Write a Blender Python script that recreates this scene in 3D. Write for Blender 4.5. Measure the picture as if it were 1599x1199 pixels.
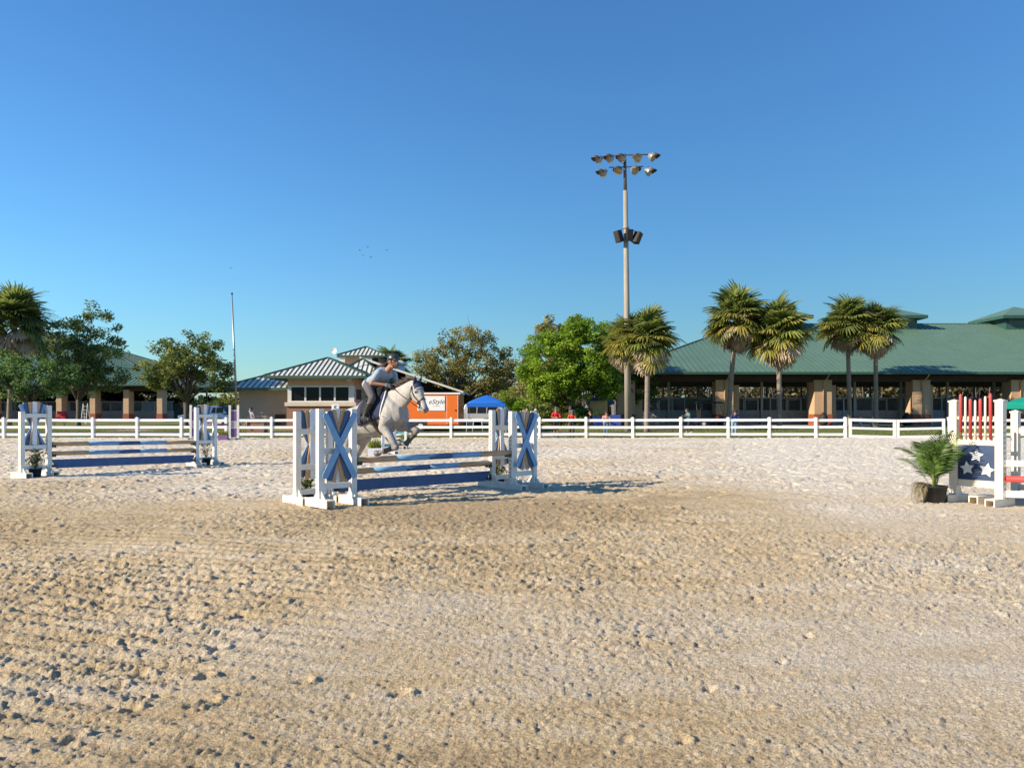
import bpy, bmesh, math, random
import numpy as np
from mathutils import Vector, Matrix, Quaternion
for o in list(bpy.data.objects): bpy.data.objects.remove(o)
SC = bpy.context.scene
COL = SC.collection
R = math.radians
# ---------------------------------------------------------------- camera, sky, sun, exposure
FP, HZ, CH = 1200.0, 644.0, 1.45          # focal length in photo pixels, horizon row, camera height
cd = bpy.data.cameras.new('camera'); cam = bpy.data.objects.new('camera', cd); COL.objects.link(cam)
cam.location = (0, 0, CH); cam.rotation_euler = (R(90), 0, 0)
cd.sensor_width = 36; cd.lens = 36*FP/1599; cd.shift_y = (HZ-599.5)/1599
cd.clip_start = .05; cd.clip_end = 6000
SC.camera = cam
SUN_EL, SUN_V = R(26), Vector((-.927, -.375, 0)).normalized()
wd = bpy.data.worlds.new('World'); SC.world = wd; wd.use_nodes = True
nt = wd.node_tree; nt.nodes.clear()
wo = nt.nodes.new('ShaderNodeOutputWorld'); wb = nt.nodes.new('ShaderNodeBackground')
sk = nt.nodes.new('ShaderNodeTexSky'); sk.sky_type = 'NISHITA'; sk.sun_disc = False
sk.sun_elevation = SUN_EL; sk.sun_rotation = -math.atan2(SUN_V.x, SUN_V.y)
sk.air_density = 1.6; sk.dust_density = 0; sk.ozone_density = 6.0; sk.altitude = 0
wb.inputs['Strength'].default_value = .104
tn = nt.nodes.new('ShaderNodeMixRGB'); tn.blend_type = 'MULTIPLY'; tn.inputs[0].default_value = 1; tn.inputs[2].default_value = (.41, .67, .92, 1)   # one even cast over the whole sky
nt.links.new(sk.outputs[0], tn.inputs[1]); nt.links.new(tn.outputs[0], wb.inputs['Color']); nt.links.new(wb.outputs[0], wo.inputs['Surface'])
sl = bpy.data.lights.new('sun', 'SUN'); sl.energy = 5.0; sl.angle = R(.5); sl.color = (1, .875, .69)
so = bpy.data.objects.new('sun', sl); COL.objects.link(so)
sdir = Vector((SUN_V.x*math.cos(SUN_EL), SUN_V.y*math.cos(SUN_EL), math.sin(SUN_EL)))
so.rotation_euler = sdir.to_track_quat('Z', 'Y').to_euler(); so.location = sdir*60
SC.view_settings.view_transform = 'Standard'; SC.view_settings.look = 'None'
SC.view_settings.exposure = 0.76; SC.view_settings.gamma = 1; SC.view_settings.use_curve_mapping = False

# ---------------------------------------------------------------- helpers
def lin(r, g, b):
    f = lambda c: ((c/255+.055)/1.055)**2.4 if c > 10 else c/255/12.92
    return (f(r), f(g), f(b))
def PX(px, py, d):                      # photo pixel at depth d -> point
    return Vector(((px-799.5)/FP*d, d, CH-(py-HZ)/FP*d))
def GX(px, d): return (px-799.5)/FP*d
def smooth(a, b, x):
    t = min(1, max(0, (x-a)/(b-a))); return t*t*(3-2*t)
def gz(y): return .4*smooth(47, 60, y)   # the ground rises a little towards the barns

def mat(name, col, rough=.6, var=.12, scale=3., bump=0., bscale=40., metal=0., col2=None, spec=.5, stretch=None, wear=0., wearcol=(.3,.25,.2), attr=None, trans=0.):
    m = bpy.data.materials.new(name); m.use_nodes = True
    n = m.node_tree; N = n.nodes; L = n.links
    b = N['Principled BSDF']; b.inputs['Roughness'].default_value = rough; b.inputs['Metallic'].default_value = metal
    b.inputs['Specular IOR Level'].default_value = spec
    tc = N.new('ShaderNodeTexCoord'); src = tc.outputs['Object']
    if stretch:
        mp = N.new('ShaderNodeMapping'); mp.inputs['Scale'].default_value = stretch; L.new(src, mp.inputs[0]); src = mp.outputs[0]
    nz = N.new('ShaderNodeTexNoise'); nz.inputs['Scale'].default_value = scale; nz.inputs['Detail'].default_value = 6; nz.inputs['Roughness'].default_value = .65
    L.new(src, nz.inputs['Vector'])
    rp = N.new('ShaderNodeValToRGB'); e = rp.color_ramp.elements
    c2 = col2 or tuple(c*(1-var*1.6) for c in col); c1 = tuple(min(1, c*(1+var*.5)) for c in col)
    e[0].position = .32; e[0].color = (*c2, 1); e[1].position = .68; e[1].color = (*c1, 1)
    L.new(nz.outputs['Fac'], rp.inputs[0]); out = rp.outputs[0]
    if attr:
        at = N.new('ShaderNodeAttribute'); at.attribute_name = attr[0]
        r2 = N.new('ShaderNodeValToRGB'); r2.color_ramp.elements[0].color = (*attr[1], 1); r2.color_ramp.elements[1].color = (*attr[-1], 1)
        for i, c in enumerate(attr[2:-1]):
            q = r2.color_ramp.elements.new((i+1)/(len(attr)-2)); q.color = (*c, 1)
        L.new(at.outputs['Fac'], r2.inputs[0]); out = r2.outputs[0]
        if var > 0:
            mv = N.new('ShaderNodeMixRGB'); mv.blend_type = 'MULTIPLY'; mv.inputs[0].default_value = 1
            r3 = N.new('ShaderNodeValToRGB'); r3.color_ramp.elements[0].position = .3; r3.color_ramp.elements[1].position = .7
            v0 = 1-var*1.5; r3.color_ramp.elements[0].color = (v0, v0, v0, 1)
            L.new(nz.outputs['Fac'], r3.inputs[0]); L.new(out, mv.inputs[1]); L.new(r3.outputs[0], mv.inputs[2]); out = mv.outputs[0]
    if wear > 0:
        n2 = N.new('ShaderNodeTexNoise'); n2.inputs['Scale'].default_value = scale*4; n2.inputs['Detail'].default_value = 8; n2.inputs['Roughness'].default_value = .75
        L.new(src, n2.inputs['Vector'])
        r4 = N.new('ShaderNodeValToRGB'); r4.color_ramp.elements[0].position = .70-wear*.2; r4.color_ramp.elements[1].position = .78-wear*.2
        L.new(n2.outputs['Fac'], r4.inputs[0])
        mw = N.new('ShaderNodeMixRGB'); mw.inputs[2].default_value = (*wearcol, 1)
        L.new(r4.outputs[0], mw.inputs[0]); L.new(out, mw.inputs[1]); out = mw.outputs[0]
    L.new(out, b.inputs['Base Color'])
    if bump > 0:
        n3 = N.new('ShaderNodeTexNoise'); n3.inputs['Scale'].default_value = bscale; n3.inputs['Detail'].default_value = 4
        L.new(src, n3.inputs['Vector'])
        bp = N.new('ShaderNodeBump'); bp.inputs['Strength'].default_value = bump; bp.inputs['Distance'].default_value = .02
        L.new(n3.outputs['Fac'], bp.inputs['Height']); L.new(bp.outputs[0], b.inputs['Normal'])
    if trans > 0:
        tr = N.new('ShaderNodeBsdfTranslucent'); L.new(out, tr.inputs[0]); mx = N.new('ShaderNodeMixShader'); mx.inputs[0].default_value = trans
        L.new(b.outputs[0], mx.inputs[1]); L.new(tr.outputs[0], mx.inputs[2]); L.new(mx.outputs[0], N['Material Output'].inputs['Surface'])
    return m

class MB:
    def __init__(s): s.v = []; s.f = []; s.m = []; s.s = []
    def add(s, vs, fs, mi=0, sm=False):
        n = len(s.v); s.v += [tuple(v) for v in vs]
        for f in fs: s.f.append(tuple(i+n for i in f)); s.m.append(mi); s.s.append(sm)
        return s
    def box(s, c, size, rot=None, mi=0):
        hx, hy, hz = size[0]/2, size[1]/2, size[2]/2
        P = [Vector((x, y, z)) for z in (-hz, hz) for y in (-hy, hy) for x in (-hx, hx)]
        if rot is not None: P = [rot @ p for p in P]
        c = Vector(c); P = [p+c for p in P]
        return s.add(P, [(0,2,3,1), (4,5,7,6), (0,1,5,4), (2,6,7,3), (0,4,6,2), (1,3,7,5)], mi)
    def mm(s, a, b, mi=0):
        return s.box([(a[i]+b[i])/2 for i in range(3)], [abs(b[i]-a[i]) for i in range(3)], None, mi)
    def bar(s, p, q, w, h, mi=0, up=(0, 0, 1)):
        p = Vector(p); q = Vector(q); d = (q-p); L = d.length; x = d.normalized(); u = Vector(up)
        if abs(x.dot(u)) > .98: u = Vector((0, 1, 0))
        y = u.cross(x).normalized(); z = x.cross(y)
        M = Matrix((x, y, z)).transposed()
        return s.box((p+q)/2, (L, w, h), M, mi)
    def tube(s, pts, rad, n=8, mi=0, sm=True, flat=1., cap=True):
        pts = [Vector(p) for p in pts]
        if not hasattr(rad, '__len__'): rad = [rad]*len(pts)
        base = len(s.v); ref = None
        for i, p in enumerate(pts):
            t = (pts[min(i+1, len(pts)-1)]-pts[max(i-1, 0)]).normalized()
            if ref is None:
                ref = Vector((0, 0, 1)) if abs(t.z) < .9 else Vector((1, 0, 0))
            u = (ref-t*ref.dot(t)).normalized(); w = t.cross(u); ref = u
            for k in range(n):
                a = 2*math.pi*k/n
                s.v.append(tuple(p+u*math.cos(a)*rad[i]*flat+w*math.sin(a)*rad[i]))
        for i in range(len(pts)-1):
            for k in range(n):
                a = base+i*n+k; b = base+i*n+(k+1) % n
                s.f.append((a, b, b+n, a+n)); s.m.append(mi); s.s.append(sm)
        if cap:
            s.f.append(tuple(base+n-1-k for k in range(n))); s.m.append(mi); s.s.append(False)
            e = base+(len(pts)-1)*n
            s.f.append(tuple(e+k for k in range(n))); s.m.append(mi); s.s.append(False)
        return s
    def rings(s, rs, mi=0, sm=True, cap=True):      # list of equal-length vertex rings
        base = len(s.v); n = len(rs[0])
        for r in rs: s.v += [tuple(p) for p in r]
        for i in range(len(rs)-1):
            for k in range(n):
                a = base+i*n+k; b = base+i*n+(k+1) % n
                s.f.append((a, b, b+n, a+n)); s.m.append(mi); s.s.append(sm)
        if cap:
            s.f.append(tuple(base+n-1-k for k in range(n))); s.m.append(mi); s.s.append(sm)
            e = base+(len(rs)-1)*n
            s.f.append(tuple(e+k for k in range(n))); s.m.append(mi); s.s.append(sm)
        return s
    def ball(s, c, r, n=10, mi=0, sq=(1, 1, 1), rot=None):
        rs = []
        for i in range(1, n):
            a = math.pi*i/n; ring = []
            for k in range(n+2):
                b = 2*math.pi*k/(n+2)
                p = Vector((math.sin(a)*math.cos(b)*sq[0], math.sin(a)*math.sin(b)*sq[1], -math.cos(a)*sq[2]))*r
                if rot is not None: p = rot @ p
                ring.append(Vector(c)+p)
            rs.append(ring)
        return s.rings(rs, mi)
    def prism(s, poly, f0, f1, mi=0):               # poly points mapped by f0(p) and f1(p)
        n = len(poly); a = [f0(p) for p in poly]; b = [f1(p) for p in poly]
        return s.add(a+b, [tuple(range(n-1, -1, -1)), tuple(range(n, 2*n))]+[(i, (i+1) % n, n+(i+1) % n, n+i) for i in range(n)], mi)
    def mesh(s, name='mesh'):
        me = bpy.data.meshes.new(name); me.from_pydata(s.v, [], s.f); me.update()
        me.polygons.foreach_set('material_index', s.m); me.polygons.foreach_set('use_smooth', s.s)
        return me
def obj(name, mb, mats, parent=None, kind=None, bev=0, loc=None, rz=None):
    me = mb.mesh(name) if isinstance(mb, MB) else mb
    if mats is not None and not me.materials:
        for m in (mats if isinstance(mats, (list, tuple)) else [mats]): me.materials.append(m)
    o = bpy.data.objects.new(name, me); COL.objects.link(o)
    if parent is not None: o.parent = parent
    if kind: o['kind'] = kind
    if loc is not None: o.location = loc
    if rz is not None: o.rotation_euler = (0, 0, rz)
    if bev:
        b = o.modifiers.new('bevel', 'BEVEL'); b.width = bev; b.segments = 2; b.limit_method = 'ANGLE'
    return o
def thing(name, label, cat, loc=(0, 0, 0), rz=0, group=None):
    o = bpy.data.objects.new(name, None); COL.objects.link(o); o.location = loc; o.rotation_euler = (0, 0, rz)
    o.empty_display_size = .1
    return tag(o, label, cat, group)
def tag(o, label, cat, group=None):
    o['label'] = label; o['category'] = cat
    if group: o['group'] = group
    return o
def copy_tree(o, parent=None):
    c = o.copy(); COL.objects.link(c); c.parent = parent
    for ch in o.children: copy_tree(ch, c)
    return c
def np_mesh(name, V, F, attr=None, smooth_=False):
    me = bpy.data.meshes.new(name); V = np.asarray(V, np.float32); F = np.asarray(F, np.int32); k = F.shape[1]
    me.vertices.add(len(V)); me.vertices.foreach_set('co', V.ravel())
    me.loops.add(F.size); me.loops.foreach_set('vertex_index', F.ravel())
    me.polygons.add(len(F)); me.polygons.foreach_set('loop_start', np.arange(0, F.size, k, dtype=np.int32))
    me.polygons.foreach_set('loop_total', np.full(len(F), k, np.int32))
    me.polygons.foreach_set('use_smooth', np.full(len(F), smooth_, bool))
    me.update(calc_edges=True)
    if attr is not None:
        for an, dom, val in attr:
            a = me.attributes.new(an, 'FLOAT', dom); a.data.foreach_set('value', np.asarray(val, np.float32))
    return me
def remesh(mb, vox, it=4):
    me = mb.mesh('tmp'); o = bpy.data.objects.new('tmp', me); COL.objects.link(o)
    m = o.modifiers.new('r', 'REMESH'); m.mode = 'VOXEL'; m.voxel_size = vox; m.use_smooth_shade = True
    if it:
        s = o.modifiers.new('s', 'SMOOTH'); s.iterations = it; s.factor = .5
    dg = bpy.context.evaluated_depsgraph_get(); dg.update()
    r = bpy.data.meshes.new_from_object(o.evaluated_get(dg))
    bpy.data.objects.remove(o); bpy.data.meshes.remove(me)
    return r
def text_mesh(body, size, shear=0., extrude=.002):
    c = bpy.data.curves.new('lettering', 'FONT'); c.body = body; c.size = size; c.shear = shear; c.extrude = extrude
    c.align_x = 'CENTER'; c.align_y = 'CENTER'
    o = bpy.data.objects.new('tmp', c); COL.objects.link(o)
    dg = bpy.context.evaluated_depsgraph_get(); dg.update()
    me = bpy.data.meshes.new_from_object(o.evaluated_get(dg)); bpy.data.objects.remove(o)
    return me
def perlin(x, y, seed=0):
    xi = np.floor(x).astype(np.int64); yi = np.floor(y).astype(np.int64); xf = x-xi; yf = y-yi
    def g(ix, iy, dx, dy):
        h = (ix*374761393+iy*668265263+seed*1442695041) & 0xffffffff
        h = ((h ^ (h >> 13))*1274126177) & 0xffffffff; h ^= h >> 16
        a = (h & 1023)*(2*math.pi/1024); return np.cos(a)*dx+np.sin(a)*dy
    u = xf*xf*xf*(xf*(xf*6-15)+10); v = yf*yf*yf*(yf*(yf*6-15)+10)
    n0 = g(xi, yi, xf, yf); n1 = g(xi+1, yi, xf-1, yf); n2 = g(xi, yi+1, xf, yf-1); n3 = g(xi+1, yi+1, xf-1, yf-1)
    a = n0+(n1-n0)*u; b = n2+(n3-n2)*u
    return (a+(b-a)*v)*1.4
# ---------------------------------------------------------------- materials of the setting
def sand_mat():
    m = bpy.data.materials.new('sand'); m.use_nodes = True; N = m.node_tree.nodes; L = m.node_tree.links; b = N['Principled BSDF']
    b.inputs['Roughness'].default_value = .95; b.inputs['Specular IOR Level'].default_value = .15
    tc = N.new('ShaderNodeTexCoord'); at = N.new('ShaderNodeAttribute'); at.attribute_name = 'dry'
    n1 = N.new('ShaderNodeTexNoise'); n1.inputs['Scale'].default_value = 26; n1.inputs['Detail'].default_value = 8; n1.inputs['Roughness'].default_value = .7
    L.new(tc.outputs['Object'], n1.inputs['Vector'])
    ad = N.new('ShaderNodeMath'); ad.operation = 'MULTIPLY_ADD'; ad.inputs[1].default_value = .5; L.new(n1.outputs['Fac'], ad.inputs[0]); L.new(at.outputs['Fac'], ad.inputs[2])
    rp = N.new('ShaderNodeValToRGB'); e = rp.color_ramp.elements
    e[0].position = .12; e[0].color = (.46, .345, .205, 1); e[1].position = 1.0; e[1].color = (.79, .71, .585, 1)
    q = e.new(.34); q.color = (.64, .495, .30, 1); q = e.new(.62); q.color = (.70, .585, .425, 1)
    L.new(ad.outputs[0], rp.inputs[0])
    n2 = N.new('ShaderNodeTexNoise'); n2.inputs['Scale'].default_value = 85; n2.inputs['Detail'].default_value = 4; L.new(tc.outputs['Object'], n2.inputs['Vector'])
    r2 = N.new('ShaderNodeValToRGB'); r2.color_ramp.elements[0].position = .36; r2.color_ramp.elements[0].color = (.56, .54, .51, 1); r2.color_ramp.elements[1].position = .52  # dark flecks: grain and fibres, plus fine self-shadow put into the colour
    L.new(n2.outputs['Fac'], r2.inputs[0])
    mx = N.new('ShaderNodeMixRGB'); mx.blend_type = 'MULTIPLY'; mx.inputs[0].default_value = 1
    L.new(rp.outputs[0], mx.inputs[1]); L.new(r2.outputs[0], mx.inputs[2]); L.new(mx.outputs[0], b.inputs['Base Color'])
    bp = N.new('ShaderNodeBump'); bp.inputs['Strength'].default_value = 1.; bp.inputs['Distance'].default_value = .022
    n3 = N.new('ShaderNodeTexNoise'); n3.inputs['Scale'].default_value = 75; n3.inputs['Detail'].default_value = 5; n3.inputs['Roughness'].default_value = .75
    L.new(tc.outputs['Object'], n3.inputs['Vector']); L.new(n3.outputs['Fac'], bp.inputs['Height']); L.new(bp.outputs[0], b.inputs['Normal'])
    return m
M_SAND = sand_mat()
def ground_mat():
    m = bpy.data.materials.new('grass_and_dirt'); m.use_nodes = True; N = m.node_tree.nodes; L = m.node_tree.links; b = N['Principled BSDF']
    b.inputs['Roughness'].default_value = 1; b.inputs['Specular IOR Level'].default_value = .1
    tc = N.new('ShaderNodeTexCoord')
    n1 = N.new('ShaderNodeTexNoise'); n1.inputs['Scale'].default_value = .16; n1.inputs['Detail'].default_value = 6; L.new(tc.outputs['Object'], n1.inputs['Vector'])
    n2 = N.new('ShaderNodeTexNoise'); n2.inputs['Scale'].default_value = 7; n2.inputs['Detail'].default_value = 6; L.new(tc.outputs['Object'], n2.inputs['Vector'])
    r1 = N.new('ShaderNodeValToRGB'); e = r1.color_ramp.elements; e[0].position = .3; e[0].color = (.085, .11, .025, 1); e[1].position = .7; e[1].color = (.19, .20, .055, 1)
    L.new(n2.outputs['Fac'], r1.inputs[0])
    r2 = N.new('ShaderNodeValToRGB'); e = r2.color_ramp.elements; e[0].position = .56; e[1].position = .66; L.new(n1.outputs['Fac'], r2.inputs[0])
    mx = N.new('ShaderNodeMixRGB'); mx.inputs[2].default_value = (.30, .24, .16, 1)
    L.new(r2.outputs[0], mx.inputs[0]); L.new(r1.outputs[0], mx.inputs[1]); L.new(mx.outputs[0], b.inputs['Base Color'])
    bp = N.new('ShaderNodeBump'); bp.inputs['Strength'].default_value = .6; bp.inputs['Distance'].default_value = .05; L.new(n2.outputs['Fac'], bp.inputs['Height']); L.new(bp.outputs[0], b.inputs['Normal'])
    return m
FY = 44.4                                  # the arena fence stands on this line
# the sheet that reaches the horizon: lies under the arena sand, rises gently beyond the fence
ys = [-600, -60, 0, FY+.05, FY+.25, 47]+[47+i*1.3 for i in range(1, 11)]+[61, 80, 120, 300, 900, 4500]
xs = [-4500, -900, -300, -120, -60, -30, 0, 30, 60, 120, 300, 900, 4500]
g = MB(); vs = [(x, y, (-.25 if y < FY+.2 else gz(y)-.02)) for y in ys for x in xs]; nx = len(xs)
g.add(vs, [(j*nx+i, j*nx+i+1, (j+1)*nx+i+1, (j+1)*nx+i) for j in range(len(ys)-1) for i in range(nx-1)], 0, True)
obj('ground', g, ground_mat(), kind='structure')
# arena sand: a real relief, finer rows where it is near
rng = np.random.default_rng(11)
NR, NC = 960, 900
yv = np.exp(np.linspace(math.log(1.3), math.log(FY+.12), NR)); half = 1.9+.82*yv
tt = np.linspace(-1, 1, NC)
Y = np.repeat(yv[:, None], NC, 1); X = half[:, None]*tt[None, :]
Z = .022*perlin(X*.35, Y*.35, 1)+.016*perlin(X*1.1+5, Y*1.1, 2)
churn = np.clip(.55+.9*perlin(X*.3+9, Y*.42+3, 3)+.55*np.exp(-((Y-7.4)/2.6)**2)-.45*np.exp(-((Y-4.0)/1.6)**2)*(X > -1.8), .12, 1.05)*(.62+.38*np.clip((Y-4.2)/2.5, 0, 1))
n4 = perlin(X*4.2, Y*4.2, 4); n8 = perlin(X*9+n4, Y*9, 5); n16 = perlin(X*19, Y*19, 6); n32 = perlin(X*38, Y*38, 7)
w1 = perlin(X*6+3, Y*6, 41)*.35
bil = lambda f, s: np.abs(perlin(X*f+w1, Y*f+w1, s))-.28
far = np.clip((Y-11)/9, 0, 1)
Z += churn*(.010*n4+.022*bil(8.5, 42)+.030*bil(15, 43))+(.45+.55*churn)*(.032*bil(25, 44)+.022*bil(44, 45)+.007*n32)
Z += far*(.018*bil(3.1, 46)+.028*bil(6.2, 47)-.34*np.clip(perlin(X*3.4+n4*.3, Y*4.2, 48)-.34, 0, 1)-.24*np.clip(perlin(X*6.1, Y*6.9+n4*.3, 49)-.38, 0, 1))
patch = np.clip(.30+1.3*perlin(X*.7+3, Y*1.0+1, 53)+.5*perlin(X*2.1, Y*2.6, 54), 0, 1.3)
wx, wy = .5*perlin(X*11, Y*11, 55)+.35*n16, .5*perlin(X*11+7, Y*11, 56)+.35*n16
pk = np.clip(perlin(X*14+wx, Y*20+wy, 51)-.40, 0, 1); pk2 = np.clip(perlin(X*5.5+wx, Y*8.5+wy, 52)-.40, 0, 1)
Z -= (1-.6*far)*(.15*pk*patch*np.clip(churn, .2, 1.1)+.20*pk2*np.clip(patch*churn-.15, 0, 1))
Z += (1-.6*far)*.05*patch*np.clip(perlin(X*14+wx+.45, Y*20+wy-.25, 51)-.40, 0, 1)
# clods: the peaks of a noise field thrown up
cl = np.clip(perlin(X*12+3, Y*12, 8)-.42, 0, 1)*churn; Z += .06*cl
# harrow lines curving through the mid field
ph = (Y*1.0+.25*X+.6*perlin(X*.12, Y*.12, 9)); hm = np.clip(perlin(X*.16+4, Y*.16+8, 10)*1.6, 0, 1)
Z += .012*hm*np.sin(ph*2*math.pi/.22)*np.clip((16-Y)/6, 0, 1)
def pit(x, y, r, dep, ang, asp):
    r0, r1 = np.searchsorted(yv, [y-2.2*r, y+2.2*r])
    if r1 <= r0: return
    hw = half[(r0+r1)//2] if r0 < NR else half[-1]
    c0 = int((x-2.4*r)/hw*(NC-1)/2+(NC-1)/2)-2; c1 = int((x+2.4*r)/hw*(NC-1)/2+(NC-1)/2)+3
    c0 = max(0, c0); c1 = min(NC, c1)
    if c1 <= c0: return
    dx = X[r0:r1, c0:c1]-x; dy = Y[r0:r1, c0:c1]-y
    u = (dx*math.cos(ang)+dy*math.sin(ang))/r; v = (-dx*math.sin(ang)+dy*math.cos(ang))/(r*asp)
    q = np.sqrt(u*u+v*v)
    Z[r0:r1, c0:c1] += dep*(-np.exp(-(q**4))+.55*np.exp(-((q-1.35)/.33)**2)*(.6+.5*u.clip(-1, 1)))
for k in range(1500):
    y = math.exp(rng.uniform(math.log(2.4), math.log(43))); x = rng.uniform(-1, 1)*(1.5+.75*y)
    if rng.random() > .25+.75*min(1, churn[min(NR-1, np.searchsorted(yv, y)), NC//2]): continue
    r = rng.uniform(.014, .034)*(1 if y < 7 else 2.0); pit(x, y, r, rng.uniform(.3, .9)*r*.5, rng.uniform(0, 3.14), rng.uniform(.65, 1.1))
# trails of hoof prints: one across the near left, others further out
def trail(x0, y0, dx, dy, n, r):
    for i in range(n):
        s = (i % 2)*.22-.11; L_ = math.hypot(dx, dy)
        pit(x0+dx*i-dy/L_*s+rng.normal(0, .05), y0+dy*i+dx/L_*s+rng.normal(0, .05), r*rng.uniform(.85, 1.2), r*.75, math.atan2(dy, dx), .8)
trail(-2.35, 2.95, .17, .24, 6, .05); trail(-2.5, 3.4, .16, .33, 5, .05)
trail(-1.6, 3.9, .5, .12, 3, .045); trail(.7, 3.5, .42, .5, 4, .035)
for k in range(26):
    y0 = rng.uniform(12, 40); trail(rng.uniform(-.7, .7)*y0, y0, rng.uniform(-.5, .5), rng.uniform(-.35, .35), 22, .085)
dry = .12+.42*np.clip((Y-13.5)/5, 0, 1)+.32*perlin(X*.22+2, Y*.3+7, 21)+.22*perlin(X*.9, Y*2.6, 22)+.30*np.clip((X-.25*Y-.2)/2.2, 0, 1)*np.clip((Y-2)/2, 0, 1)
dry += .35*np.exp(-((X+4.2)/2.6)**2-((Y-13.6)/1.9)**2)-.35*np.exp(-((X+1.0)/2.6)**2-((Y-11)/1.7)**2)-.25*np.exp(-((X+7)/4)**2-((Y-29)/4)**2)
dry += .25*np.clip(n8, -.3, .4)+.3*cl
V = np.stack([X, Y, Z], -1).reshape(-1, 3)
ii = (np.arange(NR-1)[:, None]*NC+np.arange(NC-1)[None, :]).ravel()
F = np.stack([ii, ii+1, ii+NC+1, ii+NC], 1)
sand = obj('arena_sand', np_mesh('arena_sand', V, F, [('dry', 'POINT', np.clip(dry, -.1, 1).ravel())], True), M_SAND, kind='structure')
obj('sand_margin', MB().add([(-70, -25, -.13), (70, -25, -.13), (70, FY-.2, -.13), (-70, FY-.2, -.13)], [(0, 1, 2, 3)]), M_SAND, kind='structure')
def sz(x, y):                              # height of the sand at a place
    r = min(NR-1, max(0, np.searchsorted(yv, y))); c = int(round((x/half[r]+1)*(NC-1)/2)); return float(Z[r, min(NC-1, max(0, c))])
# grass between the fence and the buildings: short blades nobody could count
gn = 26000; gx = rng.uniform(-34, 40, gn); gy = FY+.3+rng.random(gn)**1.3*13
keep = perlin(gx*.16, gy*.3, 31) > -.25; gx, gy = gx[keep], gy[keep]; gn = len(gx)
a = rng.uniform(0, 6.28, gn); h = rng.uniform(.04, .11, gn); w = rng.uniform(.012, .03, gn)
gzv = np.array([gz(t)-.025 for t in gy]); lx, ly = rng.normal(0, .035, gn), rng.normal(0, .035, gn)
P0 = np.stack([gx-np.cos(a)*w, gy-np.sin(a)*w, gzv], 1); P1 = np.stack([gx+np.cos(a)*w, gy+np.sin(a)*w, gzv], 1); P2 = np.stack([gx+lx, gy+ly, gzv+h], 1)
V = np.stack([P0, P1, P2], 1).reshape(-1, 3); F = np.arange(3*gn).reshape(-1, 3)
M_GRASS = mat('grass_blades', (.1, .13, .03), .9, .1, attr=('tone', (.06, .10, .02), (.16, .19, .05), (.30, .27, .11)), trans=.3)
obj('grass', np_mesh('grass', V, F, [('tone', 'FACE', rng.random(gn))]), M_GRASS, kind='stuff')
bpy.data.objects['grass']['label'] = 'short patchy grass between the white fence and the buildings'
# ---------------------------------------------------------------- buildings
M_GROOF = mat('green_metal_roof', (.10, .18, .125), .5, .10, .6, metal=0., spec=.5, bump=.03, bscale=2.)
M_GROOFD = mat('green_trim', (.03, .085, .065), .5, .1, 2.)
M_GSEAM = mat('green_roof_seam', (.085, .15, .12), .45, .1, 2.)
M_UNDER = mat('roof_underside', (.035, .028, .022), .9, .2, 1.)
M_STUCCO = mat('tan_stucco', (.50, .33, .20), .9, .08, 1.2, bump=.15, bscale=60)
M_TERRA = mat('terracotta_paint', (.29, .075, .04), .8, .12, 1.5, bump=.1)
M_STEEL = mat('grey_green_steel', (.30, .33, .32), .5, .12, 3.)
M_BLOCK = mat('grey_stall_boards', (.33, .32, .32), .85, .2, 2., stretch=(1, 1, 6), bump=.1)
M_CONC = mat('concrete', (.34, .31, .27), .9, .12, 1.5, bump=.1)
M_GLASS = mat('dark_window_glass', (.008, .010, .012), .12, 0, spec=.18)
M_ALU = mat('white_aluminium', (.62, .60, .56), .4, .05, 3.)
M_DARKWOOD = mat('dark_beam', (.05, .03, .022), .8, .2, 3.)

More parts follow.
